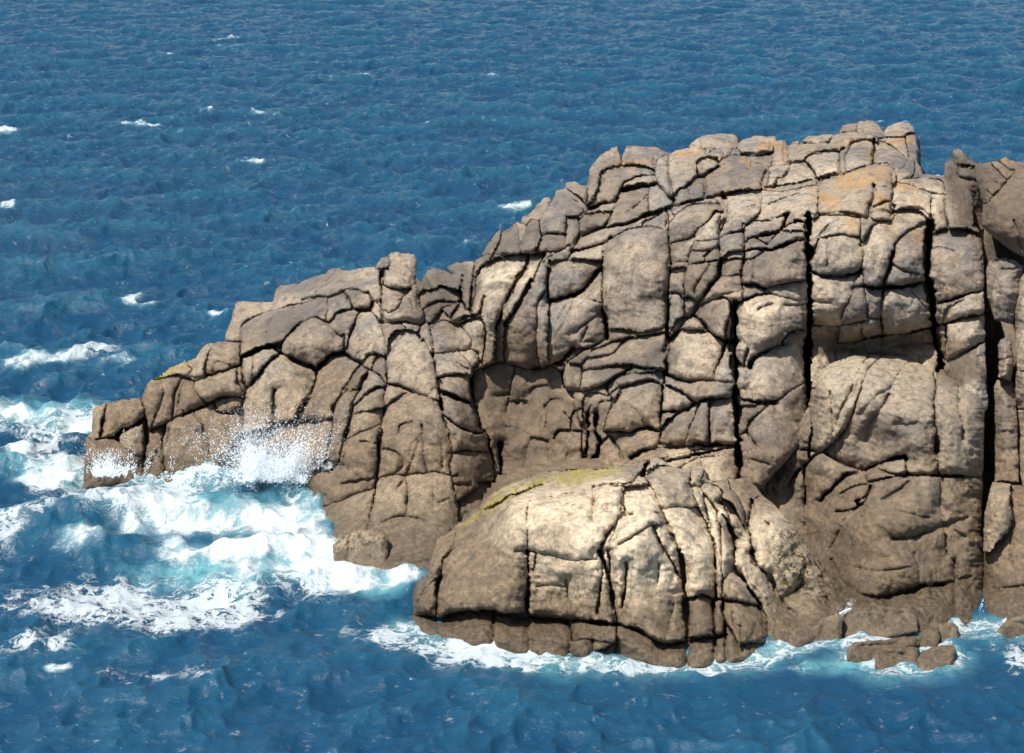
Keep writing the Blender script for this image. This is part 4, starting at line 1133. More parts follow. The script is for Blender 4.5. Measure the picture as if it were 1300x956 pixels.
# name | category | label | layer | seeds (photo px) [| group]
THINGS="""
boulder|boulder|dark brown square-topped boulder at the seaward tip, white spray washing its foot|back|154,529 116,560 140,590
boulder|boulder|small rounded brown rock tucked in the hollow behind the seaward tip boulder|back|171,556
boulder|boulder|brown boulder carved by curved upright grooves, yellow lichen along its crown|back|203,508 225,471
rock_slab|rock slab|speckled flat wet rock face sprinkled with spray, right of the grooved boulder|back|237,506 277,489 290,513
boulder|boulder|humped brown boulder lying directly under the flat-topped grey capping slab|back|283,454 254,459 268,470
boulder|boulder|large smooth domed boulder standing in the surf below the grooved boulder|back|257,560 195,569 230,600
boulder|boulder|long sloping tan boulder lying below the dark grey capping slab|back|354,412 420,392
rock_slab|rock slab|long dark grey slab capping the low seaward ledge up to the stacked tower|back|330,395 391,374 440,355
boulder|boulder|small round knob of rock left of the stacked tower, under the dark capping slab|back|455,380 428,388
rock_block|rock block|narrow brown block wedged under the left end of the long sloping boulder|back|328,460 307,483
boulder|boulder|pyramid-shaped smooth tan boulder with a sharp ridge on its right side|back|397,435
boulder|boulder|large smooth brown boulder with a small dark stain, breaking wave at its base|back|355,500
ledge|rock ledge|low wet ledge at the foot of the stained boulder, half hidden by the splash|back|380,565 400,555
rock_pillar|rock pillar|short tan pillar standing just right of the pyramid-shaped boulder|back|438,413
rock_pillar|rock pillar|tall rounded pillar with an oblique crack, standing left of the stacked tower|back|465,428 495,420
boulder|boulder|leaning brown boulder beside the black cleft, above the splash|back|410,480 400,510
rock_block|rock block|cluster of four small tan blocks wedged beneath the tall rounded pillar|back|454,480 471,487 483,466 470,460
rock_pillar|rock pillar|thin upright sliver between the two black clefts left of the jointed slab|back|440,520 430,550
rock_block|rock block|grey block with a dished top crowning the stacked tower|back|508,344
rock_block|rock block|small upright block leaning on the left side of the dished tower top|back|487,334
rock_block|rock block|rounded middle block of the stacked tower, beneath the dished block|back|497,376
rock_block|rock block|cluster of knobbly stones at the foot of the stacked tower|back|496,417 521,414 502,400 515,395
boulder|boulder|pale tongue-shaped boulder with a curved crack, below the stacked tower|back|522,461
rock_pillar|rock pillar|narrow column squeezed between the tongue-shaped and the rounded triangular boulder|back|541,427
boulder|boulder|rounded triangular tan boulder below the dark rubble notch|back|571,429
rock_block|rock block|squarish tan block split by level cracks, under the rounded triangular boulder|back|579,461 580,490 552,503
rubble_heap|rubble|heap of dark jagged rubble in the notch right of the stacked tower|back|558,375 553,393 537,361 577,354 600,371
rock_slab|rock slab|sloping brown slab corner scored by diagonal cracks, rising from the white water|back|430,590 425,640 420,610 450,560
rock_slab|rock slab|arched strip of tan rock over the top of the big cracked slab|back|470,505 560,520
rock_slab|rock slab|big brown slab face crossed by a grid of fine cracks, left of the dark recess|back|525,557
rock_slab|rock slab|rough barnacled foot of the big cracked slab, above the round wet rock|back|530,650 480,650 560,640
rock_block|rock block|slanting pale block at the upper right of the cracked slab|back|585,525
rock_block|rock block|column of brown blocks between the cracked slab and the dark recess|back|592,558 597,598
rock_fin|rock fin|thin pointed fin low on the skyline where the ridge starts to climb|back|612,333
rock_fin|rock fin|pair of rounded fins side by side on the lower skyline ridge|back|626,309 647,306
rock_fin|rock fin|dark upright fin left of the pointed brown block on the ridge|back|673,301 661,291
rock_fin|rock fin|narrow crooked fin leaning on the left flank of the pointed brown block|back|682,269 695,275
boulder|boulder|pointed dark brown block standing on the left ridge skyline|back|716,265
boulder|boulder|small twin-topped rock on the skyline behind the pointed brown block|back|732,243 740,255
rock_block|rock block|low red-brown block below the pointed brown block|back|700,309
rock_pillar|rock pillar|short square pillar beneath the right corner of the pointed brown block|back|728,300
boulder|boulder|tall crest boulder with an orange lichen edge, leftmost on the high crest|back|763,216
boulder|boulder|pale flat-topped crest boulder right of the orange-edged one|back|816,198
boulder|boulder|big dark rounded boulder below the two leftmost crest boulders|back|783,231
rock_block|rock block|dark wedge of rock beneath the big dark rounded boulder|back|755,281 770,270
rock_slab|rock slab|curved slab draped over the block with the diagonal crack|back|811,231
rock_block|rock block|smooth grey block with a diagonal crack, under the curved slab|back|800,261
rock_block|rock block|triangular brown block right of the diagonal-cracked block|back|836,252
rock_pillar|rock pillar|narrow rounded pillar left of the orange-capped crest boulder|back|843,222
boulder|boulder|dark ribbed crest boulder capped with bright orange lichen|back|869,211
rock_block|rock block|small block with an orange edge, right of the orange-capped boulder|back|897,210 885,239
rock_fin|rock fin|small leaning fin at the start of the long shelf|back|864,250 872,240
rock_slab|rock slab|long sloping shelf above the great smooth slab|back|780,300 700,325 660,320
boulder|boulder|rounded grey boulder with a dark lens-shaped hollow, left of the leaning strip|back|625,360
rock_slab|rock slab|narrow leaning strip of rock between two slanting black cracks|back|662,364
rock_slab|rock slab|twisted pale rib of rock right of the leaning strip|back|690,350 680,390
rock_block|rock block|square-shouldered block with a rough dark lower edge, left of the great smooth slab|back|725,351
rock_slab|rock slab|triangular cracked face below the square-shouldered block|back|740,400 720,430
rock_slab|rock slab|great smooth upright slab with one dark stain, standing in the middle of the cliff|back|808,355
rock_slab|rock slab|lower left face of broken rock between grid-cracked slab and triangular face|back|655,440 620,430
rock_slab|rock slab|dark seamed face at the back of the shaded recess behind the foreground boulder|back|640,560 650,500 620,520
rock_slab|rock slab|right wall of the shaded recess, broken by short curved cracks|back|740,540
ledge|rock ledge|jutting ledge just under the great smooth slab|back|794,426 758,448
ledge|rock ledge|thick rounded shelf, second below the great smooth slab|back|806,449
ledge|rock ledge|thin wavy shelf, third below the great smooth slab|back|808,481 727,478
boulder|boulder|bulging grey-brown boulder below the three stacked shelves|back|808,518
rock_fin|rock fin|upright tan fin left of the bulging grey-brown boulder|back|772,476 757,510 780,501
rock_slab|rock slab|shaded base rock showing between the whaleback boulder's top and the cliff|back|850,575 860,600 700,650
boulder|boulder|pale rounded boulder over a level crack, just left of the first deep cleft|back|882,451
rock_fin|rock fin|slim curved fin hugging the left side of the pale rounded boulder|back|856,400 860,425
rock_block|rock block|narrow wedge against the left side of the first deep cleft|back|923,463
rock_slab|rock slab|sloping wedge immediately under the pale rounded boulder|back|893,493
rock_block|rock block|small triangular block above the low three-part boulder|back|857,509
boulder|boulder|low boulder split in three by two upright cracks, behind the foreground boulder|back|861,542 889,540 918,535
ledge|rock ledge|thin overhanging shelf beneath the three-part boulder|back|882,575
boulder|boulder|grey heart-shaped boulder wedged in the slanting joint above the pale rounded boulder|back|907,401
rock_fin|rock fin|thin upright sliver beside the heart-shaped boulder, at the head of the first deep cleft|back|928,411
rock_block|rock block|red-brown cracked block left of the slanting joint|back|889,354
rock_block|rock block|two small rounded stones below the red-brown cracked block|back|859,390 875,390 861,380
rock_block|rock block|heap of small yellowish blocks between the smooth slab and the slanting joint|back|870,325 895,325 862,336 858,318
boulder|boulder|pale cushion-shaped boulder at the right top corner of the great smooth slab|back|878,280
rock_block|rock block|small rounded block under the pale cushion-shaped boulder|back|895,300
rock_block|rock block|stack of reddish blocks right of the slanting joint|back|928,339 929,308 918,364
rock_slab|rock slab|long tilted slab along the top of the cliff, right of the cushion-shaped boulder|back|940,266
rock_slab|rock slab|wind-scored slab above the flat angular face, below the long tilted slab|back|970,289 985,306
rock_block|rock block|small rounded stones at the upper left of the flat angular face|back|956,322 957,369
rock_slab|rock slab|broad flat angular grey face left of the second deep cleft|back|989,337
rock_block|rock block|wedge-shaped chip under the broad flat angular face|back|1006,368
boulder|boulder|large sculpted boulder with a hollowed middle, between the two deep clefts|back|979,425
boulder|boulder|smooth rounded lower half of the sculpted boulder, between the two deep clefts|back|990,480
rock_block|rock block|shaded block at the bottom between the two deep clefts|back|950,530 960,560
rock_slab|rock slab|square grey slab with an orange right edge below the crest|back|1020,265 1002,261
boulder|boulder|broad rounded grey boulder in the middle of the crest|back|932,224
rock_block|rock block|thin triangular block beside the broad rounded grey boulder|back|890,259
boulder|boulder|rounded crest boulder with a cracked right side, against the sea|back|905,184 928,184
rock_slab|rock slab|flat slab with orange patches, second layer down on the middle crest|back|957,200 975,187
rock_block|rock block|upright crest block with an orange stripe|back|993,195
rock_block|rock block|broken small stones in the gap of the crest|back|971,228 986,220
boulder|boulder|smooth half-round boulder low on the crest, left of the curved crack|back|1000,235
boulder|boulder|smooth grey slope right of the curved crack below the crest|back|1048,208
rock_slab|rock slab|flat stacked slabs along the crest skyline|back|1039,176 1040,188
boulder|boulder|small dome on the skyline, left of the wrinkled grey dome|back|1078,162
boulder|boulder|wrinkled grey dome on the skyline|back|1106,163
boulder|boulder|highest cracked boulder at the right end of the crest|back|1140,165
rock_block|rock block|upright grey block with an orange top edge, left of the crest corner|back|1091,196
rock_block|rock block|triangular orange-stained block under the highest boulder|back|1140,183
rock_block|rock block|slanting grey block at the right corner of the crest|back|1128,198
rock_pillar|rock pillar|narrow weathered column at the right end of the crest, beside the sea|back|1160,190 1158,215
boulder|boulder|broad flat boulder spread with orange lichen, below the crest corner|back|1070,242 1087,242
rock_block|rock block|square block right of the split in the lichen-covered boulder|back|1120,250 1118,274
rock_block|rock block|pale block with an orange upper edge, right of the lichen-covered boulder|back|1155,252
rock_slab|rock slab|grey streaked slab stepping down beside the dark gully|back|1180,232 1190,271
rock_slab|rock slab|steep dark streaked face above the dark gully|back|1215,255
rock_block|rock block|top left block of the jointed wall, with an orange patch|back|1056,290 1080,285
rock_block|rock block|squarish pale block, second down at the left of the jointed wall|back|1062,326
rock_block|rock block|grey block with two dents, third down at the left of the jointed wall|back|1053,379
rock_block|rock block|tapering block in the middle of the jointed wall|back|1110,320
rock_block|rock block|tall pale block with orange flecks at the upper right of the jointed wall|back|1155,328
rock_block|rock block|small wedge block in the middle of the jointed wall|back|1087,389 1092,356
rock_block|rock block|small square block right of the wedge block in the jointed wall|back|1109,383
boulder|boulder|wide brown-stained block bulging low at the right of the jointed wall|back|1151,392
rock_block|rock block|pair of small square blocks low in the jointed wall|back|1080,421 1106,417
ledge|rock ledge|flat bottom course of the jointed wall above the domed boulder|back|1150,440 1100,440 1090,450
boulder|boulder|block with black lichen patch, topping the column right of the third cleft|back|1212,336
rock_block|rock block|leaning block under the block with the black lichen patch|back|1225,390 1200,392
rock_block|rock block|boxy ribbed block, third down the column right of the third cleft|back|1225,425 1196,432
rock_block|rock block|shadowed bottom block of the column right of the third cleft|back|1220,470
boulder|boulder|great domed boulder face with slanting parallel ribs|dome|1133,532 1218,539 1062,506
boulder|boulder|massive brown rounded base boulder beneath the great domed face|dome|1103,694 1135,591 1116,602
rock_block|rock block|triangular wedge filling the angle left of the domed boulder|dome|1013,553
boulder|boulder|pale whaleback boulder in front of the cliff with yellow lichen on its back|fore|684,694 818,724 674,712 812,610 770,715 831,589
boulder|boulder|long curved pale rib running down the whaleback boulder, right of its deepest crack|fore|853,617 880,698 850,694
rock_fin|rock fin|shattered reddish slivers standing in the middle of the whaleback boulder|fore|910,659 907,687 889,638 923,628
boulder|boulder|sloping right flank of the whaleback boulder dotted with dark weed|fore|991,744 937,749
rock_block|rock block|cracked brown blocks low between the curved rib and the weedy flank|fore|889,784 913,785 947,790 897,832
ledge|rock ledge|undercut plinth course along the waterline of the whaleback boulder|fore|677,820 752,801 855,836 761,819
rock_block|rock block|dark rounded blocks at the left end of the whaleback boulder|fore|554,714 544,762 529,762
boulder|boulder|large brown boulder overhanging the dark gully at the far edge of the cliff|right0|1280,260
rock_block|rock block|barrel-shaped block standing in the dark gully|right1|1275,370
boulder|boulder|small egg-shaped stone low in the dark gully|right2|1275,450
rock_pillar|rock pillar|tall plain pillar at the bottom of the dark gully|right3|1278,550
rock_slab|rock slab|stack of shaded slabs right of the barrel-shaped block|right4|1320,450
boulder|boulder|brown cliff foot with a forked crack, right of the deep gully|right5|1290,700
boulder|boulder|jagged dark rock on the skyline behind the gully|rear|1220,250
boulder|boulder|round wet tan rock dotted with limpets, beside the white water|low0|0,0
rock_slab|rock slab|thin flat rock awash left of the round wet rock|low1|0,0
ledge|rock ledge|low ledge streaming with white backwash beside the round wet rock|low2|0,0
ledge|rock ledge|low wet ledge beneath the small cascade, at the weedy flank|low3|0,0
ledge|rock ledge|long low ledge with weed, in front of the massive base boulder|low4|0,0
boulder|boulder|weedy rounded rock at the right end of the long low ledge|low5|0,0
ledge|rock ledge|flat tan rock awash at the left of the small reef|low6|0,0
boulder|boulder|round brown knob on top of the small reef|low7|0,0
boulder|boulder|square brown rock at the back right of the small reef|low8|0,0
ledge|rock ledge|long low front rock of the small reef|low9|0,0
ledge|rock ledge|rounded front right rock of the small reef with trickling water|low10|0,0
boulder|boulder|brown wet rock at the water by the far cliff foot|low11|0,0
boulder|boulder|small upper rock leaning on the far cliff foot|low12|0,0
"""
def build_things():
    th=[]
    for ln in THINGS.strip().splitlines():
        p=ln.split('|'); seeds=np.array([[float(a) for a in q.split(',')] for q in p[4].split()])
        th.append(dict(name=p[0],cat=p[1],label=p[2],layer=p[3],seeds=seeds,reg=[]))
    for nm,r in LAY:
        best=None
        for t in th:
            if t['layer']!=nm: continue
            n=len(r['px'])//2; X=r['px'][:n];Yy=r['py'][:n]
            for s in t['seeds']:
                d=np.hypot(X-s[0],Yy-s[1]).min()
                d=d if d>3 else 0
                d+=.02*math.hypot(r['c'][0]-s[0],r['c'][1]-s[1])
                if best is None or d<best[0]: best=(d,t)
        best[1]['reg'].append(r)
    for t in th:
        if not t['reg']:
            print('EMPTY THING',t['label'])
            for nm,r in LAY:
                n=len(r['px'])//2
                if nm==t['layer'] and np.hypot(r['px'][:n]-t['seeds'][0][0],r['py'][:n]-t['seeds'][0][1]).min()<3: print('   in region c=%d,%d a=%d'%(*r['c'],r['area']))
            continue
        V=np.vstack([r['v'][:len(r['v'])//2] for r in t['reg']])
        loc=V.mean(0); loc[2]=V[:,2].min()
        if len(t['reg'])==1:
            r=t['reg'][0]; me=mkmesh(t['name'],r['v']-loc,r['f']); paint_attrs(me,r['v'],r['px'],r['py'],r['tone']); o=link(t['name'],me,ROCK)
        else:
            o=bpy.data.objects.new(t['name'],None); col.objects.link(o); o.empty_display_size=.3
            for k_,r in enumerate(sorted(t['reg'],key=lambda r:-r['area'])):
                n=len(r['px'])//2; ww=np.ptp(r['px'][:n]); hh=np.ptp(r['py'][:n])
                pn='main_face' if k_==0 else 'chip' if r['area']<330 else 'rib' if hh>1.7*ww else 'shelf' if ww>1.7*hh else 'block'
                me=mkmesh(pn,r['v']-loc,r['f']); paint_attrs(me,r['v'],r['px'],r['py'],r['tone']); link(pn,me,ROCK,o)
        o.location=loc.tolist(); o['label']=t['label']; o['category']=t['cat']; o['kind']='thing'
build_things()
# ================= sea
def tile(N,Lm,lmin,lmax,wind,spread,hs,chop,seed):
    r=np.random.RandomState(seed)
    k1=np.fft.fftfreq(N,Lm/N)*2*np.pi
    kx,ky=np.meshgrid(k1,k1); k=np.hypot(kx,ky); k[0,0]=1
    wl_=2*np.pi/k; th=np.arctan2(ky,kx)-wind
    S=k**-3.6*np.exp(-(2*np.pi/(k*lmax))**-4*0)   # power law between the cut-offs
    S=S*smooth((lmax*1.25-wl_)/(lmax*.5))*(wl_>lmin)*(np.abs(np.cos(th))**spread*.92+.08)
    S[0,0]=0
    A=np.sqrt(S)*(r.randn(N,N)+1j*r.randn(N,N))
    h=np.fft.ifft2(A).real; sc_=hs/4/h.std()
    Af=np.fft.fft2(h)*sc_; h=h*sc_
    dx=-np.fft.ifft2(-1j*kx/k*Af).real*chop; dy=-np.fft.ifft2(-1j*ky/k*Af).real*chop
    jx=np.fft.ifft2(kx*kx/k*Af).real*chop; jy=np.fft.ifft2(ky*ky/k*Af).real*chop
    return dict(h=h,dx=dx,dy=dy,j=jx+jy,N=N,L=Lm)
def samp(T,key,x,y,ang=0.0):
    ca,sa=math.cos(ang),math.sin(ang)
    u=(x*ca+y*sa)/T['L']*T['N']; w=(-x*sa+y*ca)/T['L']*T['N']
    i=np.floor(u).astype(int);j=np.floor(w).astype(int);fu=u-i;fw=w-j;N=T['N'];A=T[key]
    return (A[j%N,i%N]*(1-fu)*(1-fw)+A[j%N,(i+1)%N]*fu*(1-fw)+A[(j+1)%N,i%N]*(1-fu)*fw+A[(j+1)%N,(i+1)%N]*fu*fw)
WIND=math.radians(-78)
TA=tile(512,151.0,1.5,9.0,WIND,1.4,.58,.75,1)
TB=tile(512,43.0,.26,2.6,WIND+.35,1.0,.34,.7,2)
def px_of(x,y):      # pixel of a point on the sea plane (for placing foam by world position)
    zc=-CAMH
    d=y*cP-zc*sP; up=y*sP+zc*cP
    return CX+F*x/d, CY-F*up/d
def SW(px,py): p=at(px,py,WL(px,py)); return p[0],p[1]
# swells that break against the headland: px centre, half sizes in m, height, rotation
SWELL=[(190,655,5.5,1.1,.55,8),(100,695,4.0,1.0,.30,12),(345,622,3.4,1.1,.65,-24),(400,588,1.8,.9,.50,-20),(330,700,5.0,1.0,.28,5),(60,525,4.2,.9,.42,0),(40,592,4.4,.9,.40,5),(60,455,4,.8,.30,10),(450,745,4,.9,.15,0)]
def sea_height(x,y):
    WX=fbm(x/2.6,y/2.6,x*0+.7,3); WY=fbm(x/1.0,y/.8,x*0+4.7,3)
    h=np.zeros_like(x)
    for (a,b,rx,ry,hh,ang) in SWELL:
        cx,cy=SW(a,b); t=math.radians(ang)
        u=((x-cx)*math.cos(t)+(y-cy)*math.sin(t))/rx; w=(-(x-cx)*math.sin(t)+(y-cy)*math.cos(t))/ry
        w=w*(1+.5*(w<0))
        w=w+.55*WX; u=u+.3*WX
        h+=hh*np.exp(-(np.abs(u)**3+w*w))*(1+.45*WY)
    return h
def build_sea():
    # rows by distance, columns by bearing: finer where the shore is
    rows=[-3000,-800,-200,-60,-20,0,12,22,30,34]
    y=36.0
    while y<260: rows.append(y); y*=1.0026
    while y<9000: rows.append(y); y*=1.06
    rows=np.array(rows)
    n=900
    core=np.linspace(-1,1,n)
    outer=np.array([1.15,1.5,2.2,4,8])
    c=np.r_[-outer[::-1],core,outer]
    Yg=np.repeat(rows[:,None],len(c),1)
    half=np.maximum(np.abs(rows),36)*.47+2.5
    half=np.where(rows<34,36*.47+2.5,half)
    X=c[None,:]*half[:,None]
    ext=np.where(np.abs(c)>1,(np.abs(c)-1)*600*np.sign(c),0); X=X+ext[None,:]
    Y=Yg
    fade=smooth((np.abs(X)<half[:,None]*1.3)*1.0)*smooth((Y-30)/6)
    lodA=smooth((900-Y)/500); lodB=smooth((330-Y)/230)*.75+.25*(Y<330)
    px,py=px_of(X,np.maximum(Y,20))
    # calmer water inside the broken zone close to the rock
    hA=samp(TA,'h',X,Y)*lodA; hB=samp(TB,'h',X,Y,.4)*lodB
    dxA=samp(TA,'dx',X,Y)*lodA;dyA=samp(TA,'dy',X,Y)*lodA
    dxB=samp(TB,'dx',X,Y,.4)*lodB;dyB=samp(TB,'dy',X,Y,.4)*lodB
    near=smooth((57-Y)/10); shore=smooth((1.3-P2(px,py,980,815,560,75))*2); calm=(1-.40*near)*(1-.8*shore); hB=hB*(1-.45*shore)*(1-.2*near)
    hs=sea_height(X,Y)*fade
    churn=fbm(X/.5,Y/.5,X*0,3)*.09*foam_zone(px,py)
    Z=(hA*calm+hB)*fade+hs+churn*fade
    # clamp mean rise at rock feet
    PX=X+(dxA*calm+dxB)*fade; PY=Y+(dyA*calm+dyB)*fade
    fold=(samp(TA,'j',X,Y)*1.0+samp(TB,'j',X,Y,.4)*.35)
    ny_,nx_=X.shape
    v=np.stack([PX,PY,Z],-1).reshape(-1,3)
    i=np.arange(nx_*ny_).reshape(ny_,nx_)
    f=np.stack([i[:-1,:-1],i[:-1,1:],i[1:,1:],i[1:,:-1]],-1).reshape(-1,4)
    me=mkmesh('sea',v,f)
    # foam cover
    cap=smooth((fold-np.float64(FOLD0))/.16)*(Y<400)
    cap*=smooth((fbm(X/7,Y/9,X*0+2,3)+.12)*3)
    dense,lace,aqua=foam_maps(px,py,X,Y,hs)
    spots=np.zeros_like(X)
    fc=fbm(X/.8,Y/1.6,X*0+1.7,4)*1.15
    for (a,b,rx,ry) in CAPS:
        d=np.hypot((px-a)/(rx*2.0),(py-b)/(ry*2.2))+fc*.6
        spots=np.maximum(spots,smooth((1.15-d)*1.6))
    crest=(hA+.5*hB); spots*=smooth((crest-.09)/.14)
    c4=np.ones((v.shape[0],4),np.float32); c4[:,0]=np.clip(np.maximum(dense,spots*.7),0,1).ravel(); c4[:,1]=np.clip(np.maximum(lace,cap*0),0,1).ravel(); c4[:,2]=np.clip(aqua,0,1).ravel()
    c4[:,3]=(.45+.55*smooth((Y-55)/60)).ravel()
    a=me.attributes.new('foam','FLOAT_COLOR','POINT'); a.data.foreach_set('color',c4.ravel())
    o=link('sea',me,sea_material()); o['kind']='structure'
    return o
FOLD0=.80
CAPS=[(185,159,24,3),(160,161,18,2),(333,149,11,7),(337,141,6,3),(267,151,6,4),(287,213,7,5),(287,55,10,2.5),(210,66,5,1.5),(245,209,20,2),(320,210,12,2),(190,380,14,8),(172,386,10,3),(262,397,22,4),(60,462,42,7),(85,450,24,5),(140,462,10,5),(40,470,30,3),(225,180,7,4),(540,152,2,4),(660,268,10,3),(1126,156,14,4),(1190,225,16,5),(880,65,5,2),(633,96,6,2),(465,93,5,2),(500,85,3,1),(150,240,8,3),(8,168,8,2),(8,262,8,4),(610,308,8,4),(590,318,7,3),(672,345,6,3),(655,266,9,3)]
def P2(px,py,cx,cy,rx,ry,a=0):
    t=math.radians(a); dx=px-cx;dy=py-cy
    return np.hypot((dx*math.cos(t)+dy*math.sin(t))/rx,(-dx*math.sin(t)+dy*math.cos(t))/ry)
ZONES=[(230,640,270,85,0),(440,740,130,45,0),(60,560,170,75,0),(130,440,150,30,-8),(1140,815,230,22,0),(900,845,300,14,0),(640,830,110,18,10),(260,720,300,70,0),(1290,800,70,40,0),(60,800,60,30,0),(150,420,160,14,0)]
def foam_zone(px,py):
    r=np.zeros_like(px)
    for z in ZONES: r=np.maximum(r,smooth((1.15-P2(px,py,*z))*2))
    return r
DENSE=[(240,668,190,34,-4),(420,728,130,22,0),(215,660,110,24,-8),(120,690,80,18,-5),(330,668,100,28,10),(300,705,150,14,0),(440,745,90,13,0),(510,740,40,14,0),(395,598,40,26,-30),(345,585,60,9,-5),(20,570,50,12,8),(60,605,75,6,-8),(150,602,55,8,0),(410,705,60,20,25),(290,598,50,7,0),(1110,797,36,4,-8),(1020,820,55,5,-3),(1210,792,45,4,0),(1285,803,26,7,0),(480,715,50,8,0),(40,645,75,5,-15),(110,545,40,6,-5),(30,530,40,5,0),(620,824,26,3,10),(690,841,40,2.5,5),(880,845,60,3,0),(70,850,32,6,-10)]
SHORE=[[(516,794),(570,808),(623,820),(680,831),(715,838),(820,838),(940,836),(1000,822),(1030,812),(1060,803),(1100,800),(1170,800),(1245,792),(1300,800)],[(100,602),(140,606),(183,612),(250,618),(300,608),(345,595)],[(376,640),(400,680),(440,700),(500,722),(545,715)],[(1075,830),(1110,845),(1160,846),(1215,838)]]
LACE=[(200,650,250,95,0),(420,745,150,50,0),(70,560,160,75,0),(110,450,120,12,-8),(1150,820,180,26,0),(900,848,260,14,0),(640,832,110,20,10),(220,770,280,55,5),(60,820,80,30,0),(1290,840,70,50,0),(480,805,110,30,10),(40,465,50,7,0),(200,860,200,26,0)]
AQUA=[(70,530,90,40,0),(60,590,120,22,0),(250,650,190,55,0),(400,720,110,40,10),(360,600,90,50,-10),(480,750,60,22,0),(1180,830,150,30,0),(280,730,180,30,0),(1080,845,160,18,0)]
def foam_maps(px,py,X,Y,hs):
    wx=fbm(X/1.5,Y/2.6,X*0+5,4)*.42
    def m(L,s,w=1.0):
        r=np.zeros_like(px)
        for z in L: r=np.maximum(r,smooth((1-P2(px,py,*z)+wx*w)*s))
        return r
    q=np.vstack([resample(np.array(p,float),8,curve=False) for p in SHORE])
    sel=(px>60)&(px<1330)&(py>560)&(py<880); D=np.full(px.shape,1e3); xs,ys=px[sel],py[sel]; dd=np.full(xs.shape,1e3)
    for a_,b_ in q:
        v=ys-b_; dd=np.minimum(dd,np.hypot((xs-a_)*.8,np.where(v>0,v,v*1.6)))
    D[sel]=dd
    rim=.7*smooth(1-(D+wx*14)/24)
    return np.maximum(m(DENSE,1.15,1.25),.30*smooth(1-(D+wx*12)/7)),np.maximum(m(LACE,.9,1.3),rim),np.maximum(m(AQUA,.9),.6*smooth(1-D/34))
def sea_material():
    m,nt=newmat('sea_water'); b=NB(nt)
    geo=b.n('ShaderNodeNewGeometry'); P=geo.outputs['Position']
    at_=b.n('ShaderNodeAttribute',attribute_name='foam'); s=b.n('ShaderNodeSeparateColor',ins={0:at_.outputs['Color']})
    dense,lace,aqua=s.outputs[0],s.outputs[1],s.outputs[2]
    flat=b.n('ShaderNodeVectorMath',operation='MULTIPLY',ins={0:P,1:(1,1,0)}).outputs[0]
    wv=b.n('ShaderNodeTexNoise',ins={'Vector':flat,'Scale':1.3,'Detail':5,'Roughness':.62}).outputs[1]
    wp=b.n('ShaderNodeVectorMath',operation='ADD',ins={0:flat,1:b.n('ShaderNodeVectorMath',operation='SCALE',ins={0:wv,'Scale':1.1}).outputs[0]}).outputs[0]
    wp2=b.n('ShaderNodeMapping',ins={'Vector':wp,'Scale':(.62,1.0,1)}).outputs[0]
    n1=b.noise(flat,2.2,7,.68,.5); n2=b.noise(flat,9,5,.7)
    # lace: ridges of warped noise, wider where the cover is thicker
    def ridge(v,sc,det): 
        return b.math('SUBTRACT',1.0,b.math('MULTIPLY',b.math('ABSOLUTE',b.math('SUBTRACT',b.noise(v,sc,det,.6,.6),.5)),6.0))
    r1=ridge(wp2,1.5,5); r2=ridge(wp2,4.2,4)
    th=b.math('SUBTRACT',1.0,b.math('MULTIPLY',lace,.58))
    k=b.math('ADD',b.math('MAXIMUM',r1,b.math('MULTIPLY',r2,.82)),b.math('MULTIPLY',b.math('SUBTRACT',n2,.5),.55))
    lc=b.math('MULTIPLY',b.ramp(b.math('SUBTRACT',k,th),-.04,.20),b.ramp(lace,.02,.75))
    lc=b.math('MULTIPLY',lc,.80)
    dk_=b.math('ADD',b.math('ADD',dense,b.math('MULTIPLY',b.math('SUBTRACT',n1,.5),1.9)),b.math('MULTIPLY',b.math('SUBTRACT',k,.45),.62))
    dn=b.math('MULTIPLY',b.ramp(dk_,.42,.98),.97)
    foam=b.math('MAXIMUM',lc,dn)
    deep=C(.0075,.052,.112); teal=C(.012,.080,.140); aq=C(.13,.36,.40)
    sz=b.n('ShaderNodeSeparateXYZ',ins={0:P}).outputs[2]
    c=b.mix(b.ramp(b.math('ADD',sz,b.math('MULTIPLY',b.noise(flat,.16,4,.6),1.1)),.32,.95),deep,teal)
    c=b.mix(b.math('MULTIPLY',aqua,b.ramp(n1,.22,.58)),c,aq)
    c=b.mix(b.math('MULTIPLY',dense,.85),c,C(.34,.56,.60))
    nb=b.noise(b.n('ShaderNodeMapping',ins={'Vector':flat,'Scale':(1,1.5,1)}).outputs[0],2.6,6,.62)
    nb2=b.noise(flat,14,3,.6)
    h=b.math('ADD',b.math('MULTIPLY',nb,b.math('MULTIPLY',at_.outputs['Alpha'],.24)),b.math('MULTIPLY',nb2,.020)); h=b.math('ADD',h,b.math('MULTIPLY',foam,.02)); h=b.math('ADD',h,b.math('MULTIPLY',b.math('MULTIPLY',n2,foam),.04))
    bm=b.n('ShaderNodeBump',ins={'Strength':.85,'Distance':1.0,'Height':h})
    water=b.n('ShaderNodeBsdfPrincipled',ins={'Base Color':c,'Roughness':.10,'IOR':1.333,'Specular IOR Level':.5,'Normal':bm.outputs[0]})
    fm=b.n('ShaderNodeBsdfPrincipled',ins={'Base Color':C(.55,.61,.63),'Roughness':.7,'Normal':bm.outputs[0],'Specular IOR Level':.2})
    mx=b.n('ShaderNodeMixShader',ins={0:foam,1:water.outputs[0],2:fm.outputs[0]})
    b.n('ShaderNodeOutputMaterial',ins={0:mx.outputs[0]})
    return m
SEA=build_sea()
